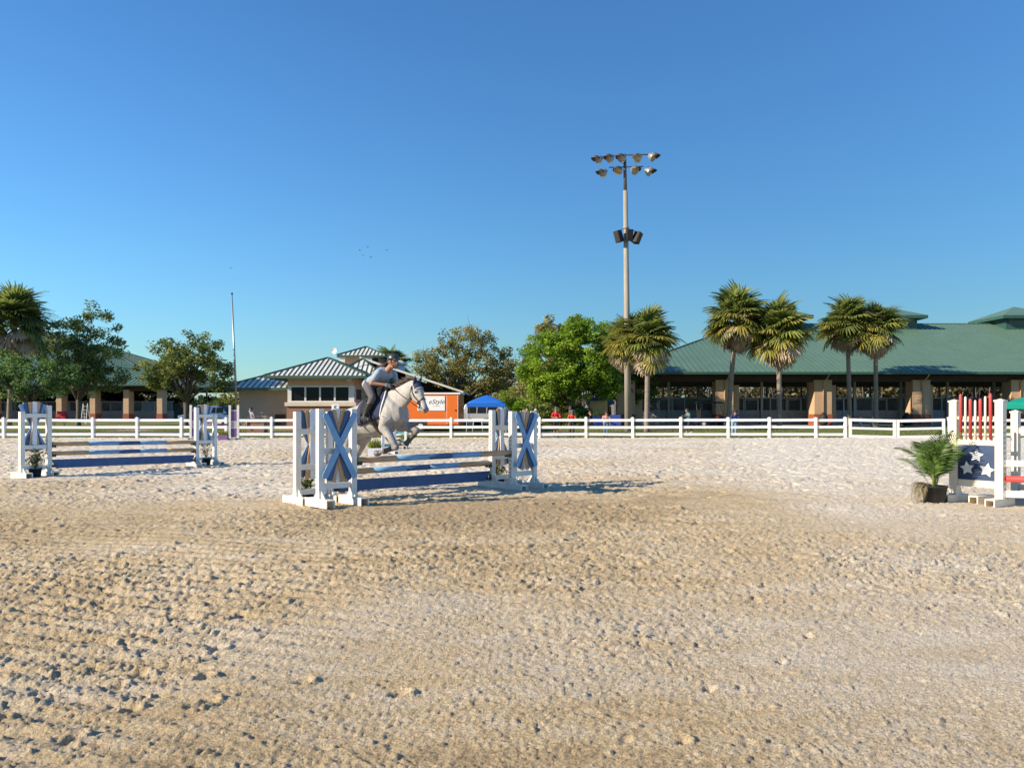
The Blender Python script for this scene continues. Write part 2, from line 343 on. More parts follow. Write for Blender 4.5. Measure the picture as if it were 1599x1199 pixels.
def hip(parent, x0, x1, y0, y1, ze, zr, m_roof, m_seam, sp, th=.16, sw=.045, sh=.05, trim=None, name='roof', faces='fblr'):
    """hip roof over a rectangle; ridge along the longer side. Returns the roof part."""
    run = min(x1-x0, y1-y0)/2
    if x1-x0 >= y1-y0: A, B = Vector((x0+run, (y0+y1)/2, zr)), Vector((x1-run, (y0+y1)/2, zr))
    else: A, B = Vector(((x0+x1)/2, y0+run, zr)), Vector(((x0+x1)/2, y1-run, zr))
    c = [Vector((x0, y0, ze)), Vector((x1, y0, ze)), Vector((x1, y1, ze)), Vector((x0, y1, ze))]
    dn = Vector((0, 0, -th)); b = MB()
    top = [c[0], c[1], c[2], c[3], A, B]; bot = [p+dn for p in top]
    if x1-x0 >= y1-y0: fs = [(0, 1, 5, 4), (1, 2, 5), (2, 3, 4, 5), (3, 0, 4)]
    else: fs = [(0, 1, 4), (1, 2, 5, 4), (2, 3, 5), (3, 0, 4, 5)]
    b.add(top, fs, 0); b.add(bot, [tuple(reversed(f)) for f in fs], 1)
    for i in range(4):
        j = (i+1) % 4; b.add([c[i], c[j], c[j]+dn, c[i]+dn], [(0, 3, 2, 1)], 2)
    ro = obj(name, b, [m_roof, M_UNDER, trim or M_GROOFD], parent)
    s = MB(); rise = (zr-ze)/run
    def seams(p0, p1, inward):
        L = (p1-p0).length; n = int(L/sp); d = (p1-p0).normalized()
        for k in range(1, n):
            u = k*L/n; q = p0+d*u; dist = min(u, L-u, run)
            e = q+inward*dist; e = Vector((e.x, e.y, ze+rise*dist))
            s.bar(q+Vector((0, 0, .5*sh)), e+Vector((0, 0, .5*sh)), sw, sh)
    iv = {'f': (c[0], c[1], Vector((0, 1, 0))), 'r': (c[1], c[2], Vector((-1, 0, 0))), 'b': (c[2], c[3], Vector((0, -1, 0))), 'l': (c[3], c[0], Vector((1, 0, 0)))}
    for k in faces: seams(*iv[k])
    obj('roof_seams', s, m_seam, ro, kind='stuff')
    h = MB()
    pa = [(c[0], A), (c[3], A), (c[1], B), (c[2], B)] if x1-x0 >= y1-y0 else [(c[0], A), (c[1], A), (c[2], B), (c[3], B)]
    for p, q in pa+[(A, B)]:
        if (q-p).length > .2: h.bar(p+Vector((0, 0, .05)), q+Vector((0, 0, .05)), .16, .07)
    obj('ridge_cap', h, m_seam, ro)
    return ro
def horse_barn(label, x0, x1, y0, depth, ze, zr, cup_x, pier_x, pier_w, flip):
    t = thing('horse_barn', label, 'barn', (0, 0, 0)); zg = gz(y0+1)-.03
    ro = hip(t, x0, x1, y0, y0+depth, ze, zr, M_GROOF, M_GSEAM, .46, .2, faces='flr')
    obj('gutter', MB().mm((x0-.05, y0-.16, ze-.2), (x1+.05, y0-.003, ze-.02)), M_GROOFD, t)
    obj('beam', MB().mm((x0+1, y0+1.2, ze-.75), (x1-1, y0+1.5, ze-.23)), M_DARKWOOD, t)
    for yy in (y0+4.2, y0+depth-4):
        for k in range(int((x1-x0-2)/4)):
            xx = x0+1.5+k*4; obj('steel_post', MB().mm((xx-.09, yy-.09, zg), (xx+.09, yy+.09, ze-.3+(yy-y0)*0)), M_STEEL, t)
    for k, px_ in enumerate(pier_x):
        pw, pd = pier_w, 1.2
        p = obj('pier', MB().mm((px_-pw/2, y0+.9, zg+.93), (px_+pw/2, y0+.9+pd, ze-.6)), M_STUCCO, t, bev=.02)
        obj('pier_base', MB().mm((px_-pw/2-.03, y0+.87, zg), (px_+pw/2+.03, y0+.93+pd, zg+.93)), M_TERRA, p, bev=.01)
        if pw > 1: obj('pier_wing', MB().mm((px_+pw/2-.1, y0+1.9, zg), (px_+pw/2+.75, y0+2.6, ze-1.0)), M_STUCCO, p)
        if pw > 1: obj('downspout', MB().tube([(px_+.1, y0-.08, ze-.2), (px_+.1, y0+.3, ze-.5), (px_+.0, y0+.83, ze-.75), (px_, y0+.83, zg+.1)], .055, 8), M_STUCCO, p)
    # stall fronts
    ys_ = y0+4.4; x = x0+3.2; k = 0; wst = 3.7
    while x < x1-3:
        st_ = obj('stall_front', MB().mm((x+.06, ys_-.04, zg), (x+wst-.06, ys_+.04, zg+1.22)), M_BLOCK, t)
        f = MB()
        for xx in (x, x+wst*.38, x+wst*.72): f.mm((xx-.05, ys_-.07, zg), (xx+.05, ys_+.07, zg+2.35))
        f.mm((x, ys_-.05, zg+2.28), (x+wst, ys_+.05, zg+2.38)); f.mm((x+.06, ys_-.05, zg+1.2), (x+wst-.06, ys_+.05, zg+1.27))
        f.mm((x+wst*.40, ys_-.10, zg+2.16), (x+wst*.71, ys_-.075, zg+2.22)); f.mm((x+wst*.40, ys_-.10, zg+.1), (x+wst*.42, ys_-.075, zg+2.2)); f.mm((x+wst*.69, ys_-.10, zg+.1), (x+wst*.71, ys_-.075, zg+2.2))
        obj('stall_frame', f, M_STEEL, st_)
        g_ = MB()
        for q in range(1, int(wst/.13)): g_.tube([(x+q*.13, ys_, zg+1.25), (x+q*.13, ys_, zg+2.3)], .014, 5)
        obj('grille', g_, M_STEEL, st_, kind='stuff')
        obj('stall_divider', MB().mm((x-.05, ys_+.08, zg), (x+.05, ys_+3.6, zg+2.3)), M_BLOCK, t)
        x += wst; k += 1
    obj('stall_back_wall', MB().mm((x0+3, ys_+3.65, zg), (x1-3, ys_+3.8, zg+2.4)), M_BLOCK, t)
    obj('stall_back_wall', MB().mm((x0+3, y0+depth-8, zg), (x1-3, y0+depth-7.85, zg+2.4)), M_BLOCK, t)
    obj('aisle_floor', MB().mm((x0+.3, y0+.3, zg-.3), (x1-.3, y0+depth-.3, zg+.035)), M_CONC, t)
    # cupolas on the ridge
    yr_ = y0+depth/2
    for cx in cup_x:
        b = MB().mm((cx-2.2, yr_-2.2, zr-1.2), (cx+2.2, yr_+2.2, zr+.75)); cp = obj('cupola', b, M_GROOFD, t)
        lv = MB()
        for q in range(5):
            for s in (-1, 1): lv.mm((cx+s*1.1-.85, yr_-2.26, zr-.25+q*.15), (cx+s*1.1+.85, yr_-2.205, zr-.16+q*.15))
        obj('louvre', lv, M_GSEAM, cp)
        b = MB(); e = 2.9; z0 = zr+.55; c = [(cx-e, yr_-e, z0), (cx+e, yr_-e, z0), (cx+e, yr_+e, z0), (cx-e, yr_+e, z0), (cx, yr_, z0+1.2)]
        b.add(c, [(0, 1, 4), (1, 2, 4), (2, 3, 4), (3, 0, 4)], 0); b.add([(p[0], p[1], p[2]-.3) for p in c[:4]], [(3, 2, 1, 0)], 1)
        for i in range(4):
            j = (i+1) % 4; b.add([c[i], c[j], (c[j][0], c[j][1], z0-.3), (c[i][0], c[i][1], z0-.3)], [(0, 3, 2, 1)], 1)
        obj('cupola_roof', b, [M_GROOF, M_GROOFD], cp)
    return t
horse_barn('long open horse barn with green metal roof and cupolas on the right', 8.0, 84, 62, 31, 4.72, 10.35, (26.4, 37.5, 50.6, 62.4, 73), [9.35+8.06*k for k in range(9)], 1.45, 0)
horse_barn('distant open horse barn with green roof behind the trees on the left', -98, -38.2, 85, 31, 4.6, 10.2, (-60, -72), [-39.4-3.75*k for k in range(15)], .62, 1)

# office with the judges' booth
M_PALEROOF = mat('pale_metal_roof', (.70, .66, .56), .5, .10, .7, spec=.5)
M_DKSEAM = mat('dark_green_seam', (.035, .075, .06), .5, .1, 2.)
M_PEACH = mat('peach_stucco', (.56, .37, .23), .9, .07, 1., bump=.1, bscale=50)
M_GREYST = mat('grey_stucco', (.38, .33, .29), .9, .06, 1., bump=.1, bscale=50)
M_SILL = mat('cream_sill', (.62, .50, .36), .8, .06, 2.)
def brick_mat():
    m = bpy.data.materials.new('red_brick'); m.use_nodes = True; N = m.node_tree.nodes; L = m.node_tree.links; b = N['Principled BSDF']; b.inputs['Roughness'].default_value = .9
    tc = N.new('ShaderNodeTexCoord'); mp = N.new('ShaderNodeMapping'); mp.inputs['Rotation'].default_value = (R(90), 0, 0); L.new(tc.outputs['Object'], mp.inputs[0])
    br = N.new('ShaderNodeTexBrick'); br.inputs['Scale'].default_value = 1; br.inputs['Brick Width'].default_value = .22; br.inputs['Row Height'].default_value = .075; br.inputs['Mortar Size'].default_value = .009
    br.inputs['Color1'].default_value = (.30, .10, .055, 1); br.inputs['Color2'].default_value = (.19, .065, .04, 1); br.inputs['Mortar'].default_value = (.36, .28, .22, 1)
    L.new(mp.outputs[0], br.inputs['Vector']); L.new(br.outputs['Color'], b.inputs['Base Color']); return m
M_BRICK = brick_mat()
of = thing('office_building', 'tan office with brick-based judges booth, ribbed pale hip roofs and tower', 'building', (0, 0, 0))
def wall(a, b, m_, name='wall', par=of): return obj(name, MB().mm(a, b), m_, par)
zg = gz(54)-.1
bx0, bx1 = GX(449, 54), GX(553, 54)
wall((bx0-.05, 53.95, zg), (bx1+.05, 61.5, 1.9), M_BRICK, 'brick_base')
wall((bx0-.16, 53.82, 1.9), (bx1+.16, 61.6, 2.17), M_SILL, 'sill')
wall((bx0, 54, 3.33), (bx1, 61.5, 3.9), M_PEACH); wall((bx0, 54.4, 2.17), (bx0+.25, 61.5, 3.33), M_PEACH); wall((bx1-.25, 54.4, 2.17), (bx1, 61.5, 3.33), M_PEACH)
wall((bx0+.25, 58, 2.17), (bx1-.25, 58.2, 3.33), M_DARKWOOD, 'back_partition')
n = 4; wx0, wx1 = GX(453, 54), GX(545, 54); ww = (wx1-wx0)/n
for k in range(n):
    a = wx0+k*ww; f = MB(); f.mm((a, 54.0, 2.17), (a+.09, 54.1, 3.33)); f.mm((a+ww-.03, 54.0, 2.17), (a+ww, 54.1, 3.33)); f.mm((a+.09, 54.0, 2.17), (a+ww-.03, 54.1, 2.27)); f.mm((a+.09, 54.0, 3.23), (a+ww-.03, 54.1, 3.33))
    w_ = obj('window', f, M_ALU, of); obj('pane', MB().mm((a+.09, 54.06, 2.27), (a+ww-.03, 54.08, 3.23)), M_GLASS, w_)
for a, b_ in ((bx0, wx0), (wx1, bx1)): wall((a, 54.003, 2.17), (b_, 54.3, 3.33), M_ALU, 'corner_trim')
f = MB(); f.mm((bx1-.012, 54.5, 2.3), (bx1+.02, 56.6, 3.2)); w_ = obj('window', f, M_ALU, of); obj('pane', MB().mm((bx1+.02, 54.6, 2.37), (bx1+.03, 56.5, 3.13)), M_GLASS, w_)
hip(of, GX(412, 53), GX(572, 53), 53, 61.2, 4.0, 5.45, M_PALEROOF, M_DKSEAM, .33, .2, .06, .05, faces='flr')
obj('floodlight', MB().box((bx1-.3, 53.8, 3.72), (.3, .25, .14)), M_ALU, of)
# low left wing
lx0, lx1 = GX(373, 58), bx0
wall((lx0, 58, zg), (lx1-.01, 66, 3.15), M_GREYST)
hip(of, GX(340, 57), GX(500, 57), 57, 66, 3.3, 4.75, M_PALEROOF, M_DKSEAM, .42, .22, .07, .05, faces='flr')
obj('vent_louvre', MB().mm((GX(430, 58), 57.9, .5), (GX(446, 58), 57.99, 1.3)), M_DARKWOOD, of)
# main hall and tower
wall((-21, 63, zg), (-10.2, 77, 3.0), M_PEACH); wall((bx1+.02, 59.5, zg), (bx1+1.4, 63, 3.9), M_PEACH)
hip(of, -22, -9.4, 62, 78, 3.05, 5.15, M_PALEROOF, M_DKSEAM, .42, .2, .07, .05, faces='fl')
obj('porch_roof', MB().prism([(-12.2, 5.75), (-3.9, 3.0), (-3.9, 3.16), (-12.2, 5.93)], lambda p: (p[0], 61.5, p[1]), lambda p: (p[0], 74, p[1])), M_PALEROOF, of)
obj('porch_shade_wall', MB().prism([(-11.5, 0), (-4.6, 0), (-4.6, 3.05), (-11.5, 5.3)], lambda p: (p[0], 64.5, p[1]), lambda p: (p[0], 73.5, p[1])), M_DARKWOOD, of)  # dark wall block; its colour stands in for shade under the porch roof
hip(of, GX(505, 59), GX(607, 59), 59, 67, 3.95, 5.75, M_PALEROOF, M_DKSEAM, .36, .2, .065, .05, faces='flr', name='upper_roof')
tw0, tw1 = GX(539, 66), GX(592, 66)
wall((tw0, 66, 4.4), (tw1, 69.2, 6.3), M_PEACH, 'tower')
obj('window', MB().mm((tw1-.5, 65.97, 5.55), (tw1-.05, 66.0, 6.1)), M_GLASS, of)
hip(of, GX(526, 65.4), GX(602, 65.4), 65.4, 69.8, 6.33, 7.2, M_PALEROOF, M_DKSEAM, .33, .16, .06, .05, faces='flr', name='tower_roof')
for px_ in (535, 577): obj('speaker_box', MB().box((GX(px_, 65.7), 65.75, 6.0), (.45, .4, .5)), M_ALU, of)
vt = PX(624, 590, 69); b = MB().tube([(vt.x, 69, 4.6), (vt.x, 69, 5.75)], .5, 16); b.tube([(vt.x, 69, 5.75), (vt.x, 69, 5.85), (vt.x, 69, 6.05), (vt.x, 69, 6.2)], [.72, .7, .35, .1], 16); obj('roof_vent', b, M_ALU, of)
dp = PX(522, 548, 64); b = MB()
rs = [[(dp.x+r*math.cos(a*math.pi/9), dp.y-.10*(r/.25)**2-.5*r*math.cos(a*math.pi/9), dp.z+r*math.sin(a*math.pi/9)) for a in range(18)] for r in (.02, .1, .18, .25)]
b.rings(rs, 0, True, False); b.tube([(dp.x, dp.y, dp.z), (dp.x+.1, dp.y+.5, dp.z-.6), (dp.x+.4, dp.y+1.2, 4.9)], .03, 6); dsh = obj('satellite_dish', b, M_ALU, of)
# brick planter behind the fence
bp_ = thing('brick_planter', 'low square red brick planter behind the fence below the grey wall', 'planter', (GX(402, 50), 50, gz(50)))
obj('brick_wall', MB().mm((-.55, -.4, -.1), (.55, .4, .78)), M_BRICK, bp_); obj('coping', MB().mm((-.6, -.45, .78), (.6, .45, .86)), M_CONC, bp_)
# the distant sheet of road in front of the office
obj('road', MB().add([(-80, 50.6, gz(50.6)-.012), (5, 50.6, gz(50.6)-.012), (5, 52.6, gz(52.6)-.012), (-80, 52.6, gz(52.6)-.012)], [(0, 1, 2, 3)]), mat('asphalt', (.07, .068, .066), .9, .15, 2.), kind='structure')
# ---------------------------------------------------------------- arena fence and gates
M_VINYL = mat('white_vinyl', (.80, .79, .77), .45, .05, 2., bump=.05, wear=.05, wearcol=(.45, .40, .33))
posts_px = [-134, -64, 6, 75, 145, 214, 283, 353, 424, 494, 564, 634, 704, 773, 842, 915, 988, 1063, 1137, 1201, 1274, 1320]
fence_n = 0
mb = MB().mm((-.07, -.07, -.25), (.07, .07, 1.13)); POST = mb.mesh('post')
mb = MB(); mb.box((0, 0, 1.145), (.17, .17, .03)); mb.add([(-.075, -.075, 1.16), (.075, -.075, 1.16), (.075, .075, 1.16), (-.075, .075, 1.16), (0, 0, 1.205)], [(0, 1, 4), (1, 2, 4), (2, 3, 4), (3, 0, 4)]); CAP = mb.mesh('cap')
for m_ in (POST, CAP): m_.materials.append(M_VINYL)
rr = random.Random(5)
def fence(name, label, xs_):
    t = thing(name, label, 'fence', (0, FY, 0))
    for i, x in enumerate(xs_):
        p = obj('post', POST, None, t, loc=(x, 0, rr.uniform(-.02, .01))); obj('cap', CAP, None, p)
        p.rotation_euler = (rr.gauss(0, .006), rr.gauss(0, .008), 0)
        if i < len(xs_)-1:
            w = xs_[i+1]-x
            for z in (1.0, .60, .19):
                b = MB().mm((.02, -.025, -.075), (w-.02, .025, .075)); o = obj('rail', b, M_VINYL, t, loc=(x, 0, z+rr.uniform(-.012, .012)))
                o.rotation_euler = (0, rr.gauss(0, .004), 0)
    return t
fence('arena_fence', 'long white three-rail vinyl fence behind the jumps, left of the gates', [GX(p, FY) for p in posts_px])
fence('arena_fence', 'short white three-rail fence to the right of the gates, behind the red poles', [GX(p, FY) for p in (1482, 1560, 1632, 1704, 1776)])
def gate(label, x0, x1, zl, zr, hinge):
    t = thing('gate', label, 'gate', (x0, FY-.05, 0))
    w = x1-x0
    def zz(u, z): return z+zl+(zr-zl)*u/w
    for u in (.07, w-.07):
        b = MB().box((u, 0, zz(u, .56)), (.16, .05, 1.10)); obj('stile', b, M_VINYL, t)
    for z, h in ((1.03, .16), (.56, .13), (.09, .16)):
        b = MB().bar((.1, 0, zz(.1, z)), (w-.1, 0, zz(w-.1, z)), .04, h); obj('rail', b, M_VINYL, t)
gate('left white gate leaf, hung on the long fence and sagging to the right', GX(1324, FY)+.05, GX(1398, FY), .0, -.07, 0)
gate('right white gate leaf, next to the star panel jump', GX(1398, FY)+.06, GX(1476, FY)-.05, -.07, -.01, 1)

# ---------------------------------------------------------------- show jumps
M_CREAM = mat('cream_paint', (.76, .73, .66), .55, .08, 4., bump=.12, bscale=30, wear=.35, wearcol=(.42, .34, .25))
M_LBLUE = mat('light_blue_paint', (.19, .38, .60), .5, .12, 5., bump=.1, wear=.22, wearcol=(.35, .38, .40))
M_DBLUE = mat('dark_blue_paint', (.04, .10, .235), .5, .14, 5., bump=.1, wear=.2, wearcol=(.14, .18, .26))
M_TAN = mat('tan_paint', (.55, .345, .175), .55, .12, 5., bump=.1, wear=.25, wearcol=(.30, .22, .14))
M_WHITE = mat('white_paint', (.74, .75, .78), .5, .06, 5., bump=.08, wear=.25, wearcol=(.4, .36, .3))
M_CUP = mat('black_steel', (.025, .025, .028), .5, .2, 8.)
M_HOLE = mat('drilled_holes', (.02, .02, .02), .9, 0)
def board_mesh(L, w, t):
    poly = []
    for k in range(9):
        a = math.pi*k/8; poly.append((math.cos(a)*w/2, L/2-w/2*.8+math.sin(a)*w/2*.8))
    for k in range(9):
        a = math.pi+math.pi*k/8; poly.append((math.cos(a)*w/2, -L/2+w/2*.8+math.sin(a)*w/2*.8))
    return MB().prism(poly, lambda p: (p[0], -t/2, p[1]), lambda p: (p[0], t/2, p[1]))
BOARDS = {}
for key, m_ in (('w', M_WHITE), ('t', M_TAN), ('d', M_DBLUE), ('l', M_LBLUE)):
    me = board_mesh(1.14, .098, .0125).mesh('fan_board'); me.materials.append(m_); BOARDS[key] = me
def foot_mesh(L):
    b = MB(); b.mm((-.075, -L/2, .085), (.075, L/2, .105)); b.mm((-.075, -L/2, -.02), (-.055, L/2, .085)); b.mm((.055, -L/2, -.02), (.075, L/2, .085)); return b
def wing(label, P, D, side, rails, hin, hout, fz, inner_at, group=None):
    """P inner post on the ground, D unit vector from inner to outer post, side +1/-1: which face carries the fan"""
    t = thing('jump_standard', label, 'jump standard', (P[0], P[1], sz(P[0], P[1])), math.atan2(D[1], D[0]), group)
    W = .58
    for u, h in ((0, hin), (W, hout)):
        p = obj('post', MB().mm((u-.048, -.048, .02), (u+.048, .048, h)), M_CREAM, t, bev=.005)
        obj('foot', foot_mesh(.66), M_CREAM, t, bev=.003, loc=(u, rr.uniform(-.03, .03), .0))
        for s in (-1, 1):
            b = MB().prism([(.049, .105), (.17, .105), (.15, .125), (.049, .24)], lambda q: (u-.012, s*q[0], q[1]), lambda q: (u+.012, s*q[0], q[1]))
            obj('brace', b, M_CREAM, t)
        if u == 0:
            h_ = MB()
            for k in range(int((h-.3)/.075)):
                h_.box((-.0495, 0, .25+k*.075), (.004, .02, .026))
            obj('pin_holes', h_, M_HOLE, p, kind='stuff')
    for z in rails:
        obj('cross_rail', MB().mm((.05, -.02, z-.045), (W-.05, .02, z+.045)), M_CREAM, t, bev=.003)
    y = .030
    for key, angs in (('w', (0,)), ('t', (-9, 9)), ('d', (-18.5, 18.5)), ('l', (-28, 28))):
        for a in angs:
            o = obj('fan_board', BOARDS[key], None, t, loc=(W/2, side*y, fz+rr.uniform(-.008, .008))); o.rotation_euler = (0, R(a+rr.uniform(-.8, .8)), 0)
            y += .013
    return t
def pole(name, label, A, B, r, bands, mats, group=None):
    A = Vector(A); B = Vector(B); L = (B-A).length
    pts = [0]+[f for f, _ in bands]; n = 14
    b = MB()
    for i, (f, mi) in enumerate(bands):
        s0, s1 = pts[i]*L, f*L
        b.tube([(s0, 0, 0), (s1, 0, 0)], r, n, mi, True, 1., True)
    o = obj(name, b, mats); o.location = A
    d = (B-A); o.rotation_euler = (0, -math.atan2(d.z, math.hypot(d.x, d.y)), math.atan2(d.y, d.x))
    return tag(o, label, 'jump pole', group)
BANDS = [(.225, 0), (.425, 1), (.575, 2), (.775, 1), (1., 0)]; BM = [M_TAN, M_LBLUE, M_DBLUE]
def plank(label, A, B, h=.19):
    A = Vector(A); B = Vector(B); L = (B-A).length
    poly = [(0, h*.35), (.10, -h/2), (L-.10, -h/2), (L, h*.35), (L, h/2), (0, h/2)]
    o = obj('jump_plank', MB().prism(poly, lambda p: (p[0], -.014, p[1]), lambda p: (p[0], .014, p[1])), M_DBLUE, bev=.003)
    o.location = A; d = B-A; o.rotation_euler = (0, -math.atan2(d.z, math.hypot(d.x, d.y)), math.atan2(d.y, d.x))
    return tag(o, label, 'jump plank')
def cups(t, u, y, zs):                    # steel cups that carry the poles: parts of the standard
    for z in zs:
        b = MB(); b.mm((-.06-.0, y-.035, z-.07), (-.049, y+.035, z+.03)); b.mm((-.14, y-.05, z-.078), (-.05, y+.05, z-.066))
        b.mm((-.14, y-.056, z-.078), (-.06, y-.05, z-.02)); b.mm((-.14, y+.05, z-.078), (-.06, y+.056, z-.02)); obj('jump_cup', b, M_CUP, t)
# the oxer in front: near pair of standards carries the top pole, far pair a pole and a plank
IL = Vector((-2.52, 12.17, 0)); IR = Vector((0, 14.55, 0)); D = (IR-IL).normalized(); Nn = Vector((-D.y, D.x, 0))
FL = IL+Nn*.72; FR = IR+Nn*.56
NEARR, FARR = (.83, .29), (1.14, .57, .17)
w1 = wing('near left standard of the front jump, blue X fan facing the camera', IL, -D, 1, NEARR, 1.48, 1.48, .91, 0)
w2 = wing('far left standard of the front jump, fan seen from behind, half hidden', FL, -D, -1, FARR, 1.46, 1.46, .93, 0)
w3 = wing('near right standard of the front jump, blue X fan, long shadow to its right', IR, D, -1, NEARR, 1.48, 1.48, .93, 0)
w4 = wing('far right standard of the front jump, fan behind its rails, left of the X', FR, D, 1, FARR, 1.48, 1.46, .95, 0)
def seat_z(w_, z): return w_.location.z+z
def pp(P, z, u): return (P[0]+u[0], P[1]+u[1], z)
e1, e2 = D*.07, -D*.07
pole('jump_pole', 'top pole of the front jump, tan and blue bands, below the horse', pp(IL, .665+w1.location.z, e1), pp(IR, .70+w3.location.z, e2), .05, BANDS, BM)
pole('jump_pole', 'second pole of the front jump, tan and blue bands, between top pole and plank', pp(FL, .45+w2.location.z, e1), pp(FR, .455+w4.location.z, e2), .05, BANDS, BM)
plank('dark blue plank lowest in the front jump', pp(FL, .22+w2.location.z, e1), pp(FR, .21+w4.location.z, e2))
cups(w1, 0, 0, (.665,)); cups(w3, 0, 0, (.70,)); cups(w2, 0, 0, (.45, .22)); cups(w4, 0, 0, (.455, .21))
# the vertical further back on the left
JL = Vector((-10.61, 17.6, 0)); JR = Vector((-8.58, 20.9, 0)); D2 = (JR-JL).normalized(); BK = (1.37, .66, .20)
w5 = wing('left standard of the far left jump, fan boards above its top rail', JL, -D2, -1, BK, 1.60, 1.46, 1.12, 0)
w6 = wing('right standard of the far left jump, fan boards above its top rail', JR, D2, 1, BK, 1.60, 1.42, 1.12, 0)
e1, e2 = D2*.07, -D2*.07
pole('jump_pole', 'top pole of the far left jump, tan and blue bands', pp(JL, .715+w5.location.z, e1), pp(JR, .665+w6.location.z, e2), .05, BANDS, BM)
pole('jump_pole', 'middle pole of the far left jump, just above its dark blue plank', pp(JL, .50+w5.location.z, e1), pp(JR, .46+w6.location.z, e2), .05, BANDS, BM)
plank('dark blue plank lowest in the far left jump', pp(JL, .26+w5.location.z, e1), pp(JR, .22+w6.location.z, e2), .20)
cups(w5, 0, 0, (.715, .50, .26)); cups(w6, 0, 0, (.665, .46, .22))
# jump number between the two left standards of the front jump
nb = thing('jump_number', 'small white number marker behind the near left X fan', 'number marker', (FL.x-D.x*.32, FL.y-D.y*.32, sz(FL.x, FL.y)))
NUMBER_AT = PX(524, 637, 13.2)
nb.location = (NUMBER_AT.x, NUMBER_AT.y, sz(NUMBER_AT.x, NUMBER_AT.y))
nh = NUMBER_AT.z-nb.location.z
obj('stake', MB().tube([(0, 0, -.02), (0, 0, nh-.05)], .018, 8), M_WHITE, nb)
obj('plate', MB().mm((-.065, -.012, nh-.085), (.065, .012, nh+.065)), M_WHITE, nb, bev=.004)
tm = text_mesh('5', .13); o = obj('numeral', tm, M_CUP, nb, loc=(0, -.015, nh-.01)); o.rotation_euler = (R(90), 0, 0)

# ---------------------------------------------------------------- star panel jump on the right
M_IVORY = mat('ivory_paint', (.80, .71, .56), .5, .07, 4., bump=.1, wear=.2, wearcol=(.45, .36, .26))
M_RED = mat('red_paint', (.50, .055, .05), .5, .12, 6., wear=.2, wearcol=(.45, .2, .17))
M_NAVY = mat('navy_panel', (.02, .05, .13), .55, .25, 3., bump=.1, wear=.25, wearcol=(.10, .13, .2))
SL = Vector((GX(1490.5, 12.6), 12.6, 0)); SR = Vector((GX(1562.5, 12.0), 12.0, 0)); D3 = (SR-SL).normalized(); W3 = (SR-SL).length
st = thing('jump_standard', 'cream standard with navy panel of three white stars and red pickets', 'jump standard', (SL.x, SL.y, sz(SL.x, SL.y)), math.atan2(D3.y, D3.x))
def cap_post(u, h, w, par, y=0):
    b = MB().mm((u-w/2, y-w/2, .02), (u+w/2, y+w/2, h-.03)); p = obj('post', b, M_IVORY, par, bev=.005)
    b = MB().mm((u-w/2-.012, y-w/2-.012, h-.03), (u+w/2+.012, y+w/2+.012, h-.005)); b.add([(u-w/2, y-w/2, h-.005), (u+w/2, y-w/2, h-.005), (u+w/2, y+w/2, h-.005), (u-w/2, y+w/2, h-.005), (u, y, h+.02)], [(0, 1, 4), (1, 2, 4), (2, 3, 4), (3, 0, 4)])
    obj('cap', b, M_IVORY, p)
for u in (0, W3):
    cap_post(u, 1.64, .12, st)
    obj('foot', foot_mesh(.62), M_IVORY, st, loc=(u, -.02, 0), bev=.003)
    b = MB().prism([(.061, .105), (.22, .105), (.061, .42)], lambda q: (u-.012, q[0], q[1]), lambda q: (u+.012, q[0], q[1])); obj('brace', b, M_IVORY, st)
obj('foot', foot_mesh(.5), M_IVORY, st, loc=(W3*.45, .2, 0), bev=.003)
for z, h in ((1.355, .05), (.985, .13), (.305, .11)):
    obj('cross_rail', MB().mm((.062, -.03, z-h/2), (W3-.062, .03, z+h/2)), M_IVORY, st, bev=.003)
obj('panel', MB().mm((.062, -.012, .363), (W3-.062, .012, .917)), M_NAVY, st)
def star(cx, cz, r, a0):
    poly = [((r if k % 2 == 0 else r*.5)*math.sin(a0+k*math.pi/5), (r if k % 2 == 0 else r*.5)*math.cos(a0+k*math.pi/5)) for k in range(10)]
    obj('star', MB().prism(poly, lambda p: (cx+p[0], -.013, cz+p[1]), lambda p: (cx+p[0], -.026, cz+p[1])), M_WHITE, st)
star(W3*.5, .755, .115, .1); star(W3*.30, .545, .115, -.12); star(W3*.73, .53, .118, .2)
for k, (tz, red) in enumerate(((1.745, 1), (1.70, 0), (1.665, 1), (1.64, 0), (1.665, 1), (1.70, 0), (1.745, 1))):
    u = .125+k*(W3-.25)/6; r = .024 if red else .018
    obj('picket', MB().tube([(u, -.052, 1.02), (u, -.052, tz-.03), (u, -.052, tz-.01), (u, -.052, tz)], [r, r, r*.75, r*.25], 10), M_RED if red else M_IVORY, st)
# its poles run out of the frame to the right
for z, mt_, r, lab in ((.66, M_WHITE, .05, 'white top pole running out of frame from the star panel jump'), (.42, M_RED, .05, 'red middle pole beside the star panel jump'), (.185, M_WHITE, .055, 'white lowest pole beside the star panel jump')):
    pole('jump_pole', lab, (SR.x+.075*D3.x-.0, SR.y+.075*D3.y, z), (SR.x+3.4*D3.x+1.2, SR.y+3.4*D3.y+1.6, z), r, [(1., 0)], [mt_])
hl = MB()
for k in range(14): hl.box((W3+.062, 0, .25+k*.08), (.004, .018, .022))
obj('pin_holes', hl, M_HOLE, st, kind='stuff')
# second standard behind it, seen almost edge on at the frame's edge
Q = Vector((GX(1586, 13.0), 13.0, 0))
s2 = thing('jump_standard', 'slim cream standard in shade at the right edge, behind the star panel', 'jump standard', (Q.x, Q.y, sz(Q.x, Q.y)), math.atan2(D3.y, D3.x))
cap_post(0, 1.48, .11, s2); cap_post(.7, 1.48, .11, s2)
for u in (0, .7): obj('foot', foot_mesh(.6), M_IVORY, s2, loc=(u, 0, 0))
for z in (1.15, .6, .2): obj('cross_rail', MB().mm((.056, -.02, z-.045), (.644, .02, z+.045)), M_IVORY, s2)

